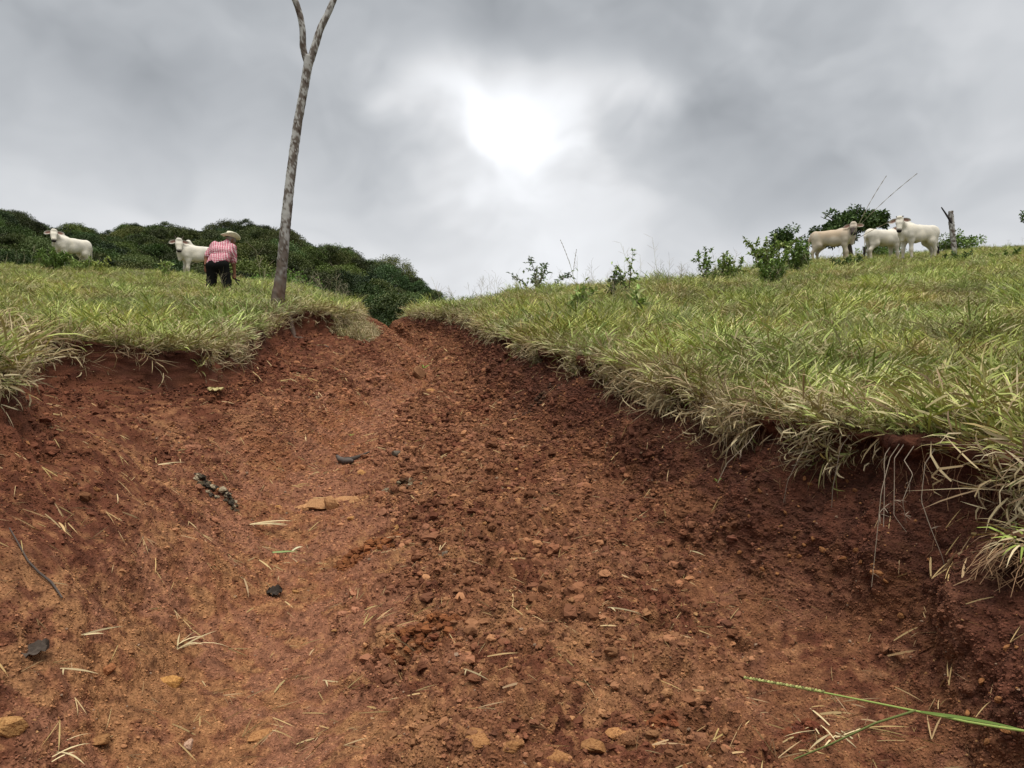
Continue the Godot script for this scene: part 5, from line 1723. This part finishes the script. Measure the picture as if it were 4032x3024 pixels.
func build_litter() -> void:
	var st := Color(0.56, 0.46, 0.27)
	var b := []
	for k in 8:
		var a := -2.6 + k * 0.42
		b.append([Vector3(rng.randf_range(-0.02, 0.02), 0.004, rng.randf_range(-0.015, 0.015)), Vector3(cos(a), rng.randf_range(0.25, 0.9), sin(a) * 0.6).normalized(), rng.randf_range(0.10, 0.21), rng.randf_range(0.006, 0.013), rng.randf_range(0.3, 1.2), st * rng.randf_range(0.8, 1.15), rng.randf_range(-1, 1)])
	strip_thing("dry_grass_tuft", "pale dry grass tuft fanning out on the smooth wash", "dry grass", soil(-1.3, 3.06), b, M.straw)
	b = []
	for k in 9:
		b.append([Vector3(rng.randf_range(-0.03, 0.03), 0.01, rng.randf_range(-0.02, 0.02)), Vector3(0.9, rng.randf_range(0.05, 0.25), rng.randf_range(-0.35, 0.35)).normalized(), rng.randf_range(0.12, 0.24), rng.randf_range(0.004, 0.009), 0.3, st * rng.randf_range(0.75, 1.15), rng.randf_range(0, 1.4)])
	strip_thing("straw_bundle", "bundle of dry straw lying downhill of the rotten clump", "straw", soil(-1.52, 4.59), b, M.straw)
	b = []
	for k in 8:
		var a := -1.3 + rng.randf_range(-0.5, 0.5) if k < 5 else rng.randf() * TAU
		b.append([Vector3(rng.randf_range(-0.05, 0.05), 0.006, rng.randf_range(-0.07, 0.05)), Vector3(cos(a), rng.randf_range(0.05, 0.35), sin(a)).normalized(), rng.randf_range(0.05, 0.15), rng.randf_range(0.005, 0.010), 0.7, st * rng.randf_range(0.8, 1.1), rng.randf_range(-1, 1)])
	strip_thing("straw_bundle", "upright kinked straw beside the yellow corner stone", "straw", soil(-1.3, 2.2), b, M.straw)
	b = []
	for k in 14:
		var a := 2.2 + rng.randf_range(-0.9, 0.9) if k < 8 else rng.randf() * TAU
		b.append([Vector3(rng.randf_range(-0.05, 0.05), 0.01, rng.randf_range(-0.04, 0.04)), Vector3(cos(a), rng.randf_range(0.0, 0.3), sin(a)).normalized(), rng.randf_range(0.06, 0.16), rng.randf_range(0.004, 0.009), 0.3, st * rng.randf_range(0.7, 1.1), rng.randf_range(-1, 1)])
	strip_thing("straw_bundle", "tangled straw heap on the floor below the green runner", "straw", soil(0.95, 2.37), b, M.straw)
	strip_thing("green_stem_scrap", "pale green stem scrap lying on the smooth wash", "stem", soil(-1.28, 4.31) + Vector3(0, 0.01, 0), [[Vector3(-0.06, 0, 0.03), Vector3(0.95, 0.05, -0.25).normalized(), 0.17, 0.011, 0.1, Color(0.30, 0.40, 0.17), 1.2], [Vector3(0.07, 0.0, -0.01), Vector3(0.5, 0.5, -0.3).normalized(), 0.07, 0.014, 1.2, Color(0.50, 0.46, 0.30), 0.5]], M.straw)
	# loose single straws large enough to point at
	var singles := [[-0.72, 3.01, 0.3, 0.17, "kinked pale straw lying across the lower floor"], [-0.36, 3.01, 1.5, 0.13, "upright straw stuck in the lumpy clod heap"], [-0.17, 2.79, 0.5, 0.15, "straw with a bent tip right of the lumpy clod heap"], [-0.43, 2.56, 1.0, 0.10, "broad pale straw stub at the bottom of the floor"],
		[0.39, 3.22, 0.4, 0.16, "bent straw curving over the red floor near the pink patch"], [0.69, 3.23, -0.6, 0.16, "long straw crossing the pink bare patch"], [0.52, 3.02, 0.3, 0.12, "pale curled straw above the tip of the green runner"], [0.84, 3.7, 0.7, 0.13, "broad straw flake on the dark slope under the wall"],
		[-1.44, 2.62, -0.4, 0.13, "long straw lying just below the slope stick"], [-1.41, 2.45, 0.2, 0.16, "thin straw near the dark curled leaf"], [-1.95, 3.46, 0.9, 0.15, "straw on the left slope below the grass clump"], [-2.07, 4.53, -0.5, 0.20, "forked straw on the slope uphill of the rotten clump"]]
	for s in singles:
		var p := on_soil(s[0], s[1])
		var a: float = s[2] * 1.8
		var up := 0.9 if s[4].begins_with("upright") else 0.12
		strip_thing("straw_stalk", s[4], "straw", p[0] + p[1] * 0.008, [[Vector3.ZERO, Vector3(cos(a), up, sin(a)).normalized(), s[3], 0.006, 0.25, st * rng.randf_range(0.6, 0.95), 1.1], [Vector3(0.01, 0, 0), Vector3(cos(a + 0.7), up + 0.1, sin(a + 0.7)).normalized(), s[3] * 0.5, 0.007, 0.4, st * 0.9, 0.6]], M.straw)
	# stick on the slope
	var sg := Geo.new()
	var o := soil(-1.8, 2.82)
	var pts := []
	for q in [[-1.8, 2.82], [-1.73, 2.76], [-1.66, 2.7], [-1.63, 2.71], [-1.58, 2.7], [-1.55, 2.68], [-1.52, 2.66]]: pts.append(soil(q[0], q[1]) - o + Vector3(0, 0.012, 0))
	tube(sg, pts, [0.0022, 0.0028, 0.003, 0.0036, 0.004, 0.0036, 0.0026], [Color(0.085, 0.07, 0.06)], 6, 0.3)
	var stick := obj("stick", sg.mesh(), M.plain)
	stick.position = o
	tag(stick, "thin dark grey stick lying down the red slope", "stick")
	# dark curled leaf, burnt scrap, pale leaf, bark
	for q in [["dead_leaf", "dark grey curled dead leaf lying on the red slope", -1.48, 2.44, 0.042, 0.036, Color(0.075, 0.060, 0.050), 0.9], ["dead_leaf", "crumpled black leaf scrap on the smooth wash", -1.16, 3.85, 0.038, 0.034, Color(0.050, 0.040, 0.034), 1.4], ["fallen_leaf", "pale yellow fallen leaf on the upper slope", -2.27, 6.04, 0.06, 0.042, Color(0.46, 0.40, 0.20), 0.6]]:
		var g := Geo.new()
		for i in 9:
			for j in 9:
				var u := -1.0 + i / 4.0
				var v := -1.0 + j / 4.0
				var w := sqrt(maxf(0.0, 1.0 - u * u * 0.92)) * (1.0 + 0.45 * ns.get_noise_2d(u * 4.0 + v, q[2]))
				g.v.append(Vector3(u * q[4], q[5] * 0.45 * (q[7] * v * v * 0.8 + 0.35 * u * u + 0.7 * ns.get_noise_2d(u * 2.4 + q[3], v * 2.4)) + 0.008, v * w * q[5]))
		for i in 8:
			for j in 8:
				var a := i * 9 + j
				g.i.append_array(PackedInt32Array([a, a + 1, a + 9, a + 1, a + 10, a + 9]))
		var m := obj(q[0], g.mesh(), solid(q[6], 0.85, 0.15))
		m.position = soil(q[2], q[3])
		m.rotation = Vector3(0.25, 0.5, 0.1)
		tag(m, q[1], "leaf")
	var bk := Geo.new()
	tube(bk, [Vector3(-0.09, 0.05, -0.03), Vector3(-0.06, 0.025, 0.0), Vector3(-0.01, 0.015, 0.03), Vector3(0.03, 0.015, 0.06), Vector3(0.06, 0.02, 0.09)], [0.010, 0.020, 0.026, 0.022, 0.010], [Color(0.10, 0.085, 0.075)], 12, 0.9, 16.0)
	tube(bk, [Vector3(-0.02, 0.02, 0.03), Vector3(0.05, 0.03, 0.0), Vector3(0.12, 0.055, -0.03), Vector3(0.17, 0.08, -0.05)], [0.020, 0.018, 0.012, 0.005], [Color(0.07, 0.055, 0.048)], 10, 0.9, 16.0)
	var bark := obj("bark_piece", bk.mesh(), M.plain)
	bark.position = soil(-1.31, 6.26)
	tag(bark, "curved dark piece of wood in the wash uphill of the orange oval stone", "wood")
	# tiny green seedlings
	for q in [[-1.45, 7.09, "tiny green seedling in the wash uphill of the bark piece"], [1.01, 3.86, "tiny bright seedling on the slope under the wall"], [-1.3, 11.6, "little green grass tuft growing in the upper wash"]]:
		var b2 := []
		for k in 7:
			var a := TAU * k / 7.0
			b2.append([Vector3.ZERO, Vector3(cos(a), 0.9, sin(a)).normalized(), 0.05 if q[1] < 10.0 else 0.16, 0.005 if q[1] < 10.0 else 0.012, 0.9, Color(0.20, 0.34, 0.07), 0.2])
		strip_thing("seedling", q[2], "seedling", soil(q[0], q[1]), b2, M.grass)

# ------------------------------------------------------------------ runners and roots over the bank
func runner(called: String, label: String, pts: Array, r: float, col: Color, nodes := true, group := "") -> Node3D:
	var at: Vector3 = pts[0]
	var t := thing(called, label, "grass runner", at, group)
	var curve := Curve3D.new()
	for k in pts.size():
		var tg: Vector3 = (pts[mini(k + 1, pts.size() - 1)] - pts[maxi(k - 1, 0)]) / 6.0
		curve.add_point(pts[k] - at, -tg, tg)
	var p := []
	var ra := []
	var length := curve.get_baked_length()
	for k in 25:
		p.append(curve.sample_baked(length * k / 24.0))
		ra.append(lerpf(r, r * 0.6, k / 24.0))
	var g := Geo.new()
	tube(g, p, ra, [col], 6)
	obj("stem", g.mesh(), M.plain, t)
	if nodes:
		for f in [0.55, 0.92]:
			var n := Geo.new()
			var o: Vector3 = p[int(f * 24)]
			for q in 5: blade(n, o, (rnd_dir() + Vector3(0, -0.4, 0)).normalized(), rng.randf_range(0.02, 0.05), 0.003, 0.6, col * 1.1, 3)
			obj("node", n.mesh(), M.straw, t)
	return t

func build_hanging() -> void:
	var grey := Color(0.26, 0.215, 0.165)
	var list := [
		[1.20, 3.20, [0.05, -0.05], 0.62, "long grey runner slanting down the dark wall to the right"], [1.33, 2.98, [0.01, 0.03], 0.45, "straight hanging runner with a tufted end below the straw"], [1.36, 2.93, [-0.02, 0.06], 0.48, "hanging runner bent outwards at its middle knot"],
		[1.40, 2.85, [0.02, 0.02], 0.26, "short hanging runner ending in a star of rootlets"], [1.43, 2.78, [0.05, 0.04], 0.50, "thin hanging runner reaching down beside the dark recess"], [1.38, 2.9, [0.05, 0.0], 0.36, "fine grey runner crossing the two straight ones"],
		[1.10, 3.40, [-0.04, 0.04], 0.30, "short kinked runner with dry leaf sheaths on the wall"], [1.05, 3.75, [-0.06, 0.06], 0.28, "curved runner hanging where the wall turns uphill"]]
	for s in list:
		var k := cross_section(s[1])
		var e: Vector2 = k[10]
		var top := Vector3(e.x - 0.03, e.y - 0.02, -s[1])
		var sag: Array = s[2]
		var pts := [top, top + Vector3(-0.045, -0.05, 0.02), top + Vector3(-0.08 + sag[0] * 0.6 + rng.randf_range(-0.03, 0.02), -s[3] * 0.35, 0.05 + sag[1] * 0.8 + rng.randf_range(-0.03, 0.03)), top + Vector3(-0.10 + sag[0] * 1.4 + rng.randf_range(-0.05, 0.02), -s[3] * 0.7, 0.06 + sag[1] * 1.6 + rng.randf_range(-0.03, 0.04)), top + Vector3(-0.12 + sag[0] * 2.0 + rng.randf_range(-0.04, 0.03), -s[3], 0.06 + sag[1] * 2.0 + rng.randf_range(-0.03, 0.04))]
		runner("hanging_runner", s[4], pts, 0.0017, grey * rng.randf_range(0.6, 1.1), true, "runners hanging over the wall")
	# fine roots in the wall
	var roots := thing("fine_roots", "fine pale roots dangling from the dark earth wall", "roots")
	roots.set_meta("kind", "stuff")
	var g := Geo.new()
	for q in 320:
		var d := rng.randf_range(1.9, 5.2)
		var w := on_wall(rng.randf_range(8.3, 9.6), d)
		var p: Vector3 = w[0] + w[1] * 0.004
		var pts := [p]
		var rr := [0.0014]
		for k in 4:
			p += Vector3(rng.randf_range(-0.02, 0.01), -rng.randf_range(0.012, 0.045), rng.randf_range(-0.02, 0.02))
			pts.append(p)
			rr.append(0.0011)
		tube(g, pts, rr, [Color(0.27, 0.16, 0.09) * rng.randf_range(0.6, 1.3)], 4)
	obj("rootlets", g.mesh(), M.plain, roots).set_meta("kind", "stuff")
	# green runner reaching out of the near bank
	var o0 := Vector3(1.36, 0.80, -1.52)
	var gr := runner("green_runner", "long green grass runner reaching in from the near bank over the floor", [o0, Vector3(1.106, 0.75, -1.70), Vector3(0.989, 0.714, -1.88), Vector3(0.848, 0.68, -2.08), Vector3(0.672, 0.652, -2.27)], 0.0036, Color(0.27, 0.35, 0.10), false)
	var lf := Geo.new()
	blade(lf, Vector3(0.97, 0.722, -1.87) - o0, Vector3(0.80, 0.16, 0.74).normalized(), 0.22, 0.008, 0.15, Color(0.13, 0.20, 0.05), 6, 0.9)
	obj("leaf_blade", lf.mesh(), M.grass, gr)
	var br := Geo.new()
	tube(br, [Vector3(0.975, 0.712, -1.9) - o0, Vector3(0.90, 0.66, -1.95) - o0, Vector3(0.81, 0.585, -2.0) - o0, Vector3(0.735, 0.523, -2.05) - o0], [0.003, 0.0028, 0.0025, 0.002], [Color(0.15, 0.18, 0.06)], 6)
	obj("side_stem", br.mesh(), M.plain, gr)
	var hd := Geo.new()
	for k in 26:
		var f := k / 25.0
		var o := Vector3(0.83, 0.678, -2.10).lerp(Vector3(0.672, 0.652, -2.27), f) - o0
		lump(hd, o + Vector3(0, 0.002, 0), Vector3(0.0048, 0.004, 0.0045), k, 0.4, Color(0.40, 0.42, 0.16) if k % 3 != 0 else Color(0.2, 0.2, 0.08), 6, 4)
	obj("seed_head", hd.mesh(), M.plain, gr)
	# turf sod with roots slumped on the near wall
	var sod_at := Vector3(1.47, 1.03, -2.26)
	var sod := thing("turf_sod", "slumped sod of dry grass and roots clinging to the near wall", "sod", sod_at)
	var sg := Geo.new()
	lump(sg, Vector3(0.03, 0, 0), Vector3(0.085, 0.045, 0.08), 3.0, 0.5, Color(0.09, 0.05, 0.03), 40, 26, Basis(), 0.3)
	obj("earth", sg.mesh(), M.crumb, sod)
	var rt := Geo.new()
	for k in 110:
		var p := rnd_dir() * Vector3(0.09, 0.045, 0.085)
		var pts := [p, p + Vector3(rng.randf_range(-0.05, 0.0), -0.03, rng.randf_range(-0.02, 0.03)), p + Vector3(rng.randf_range(-0.10, 0.02), -rng.randf_range(0.04, 0.10), rng.randf_range(-0.03, 0.05))]
		tube(rt, pts, [0.002, 0.0015, 0.0008], [Color(0.30, 0.19, 0.11) * rng.randf_range(0.7, 1.3)], 4)
	obj("roots", rt.mesh(), M.plain, sod)
	var bl := Geo.new()
	for k in 80:
		var a := rng.randf_range(1.2, 4.8)
		var dry := rng.randf() < 0.7
		blade(bl, Vector3(rng.randf_range(-0.05, 0.09), 0.02, rng.randf_range(-0.05, 0.07)), Vector3(cos(a), rng.randf_range(-0.1, 0.9), sin(a) * 0.7).normalized(), rng.randf_range(0.07, 0.16), rng.randf_range(0.005, 0.010), rng.randf_range(0.6, 2.0), (pick(DRY) if dry else Color(0.30, 0.38, 0.09)) * rng.randf_range(0.8, 1.15), 4, rng.randf_range(-1, 1))
	obj("grass_blades", bl.mesh(), M.grass, sod)
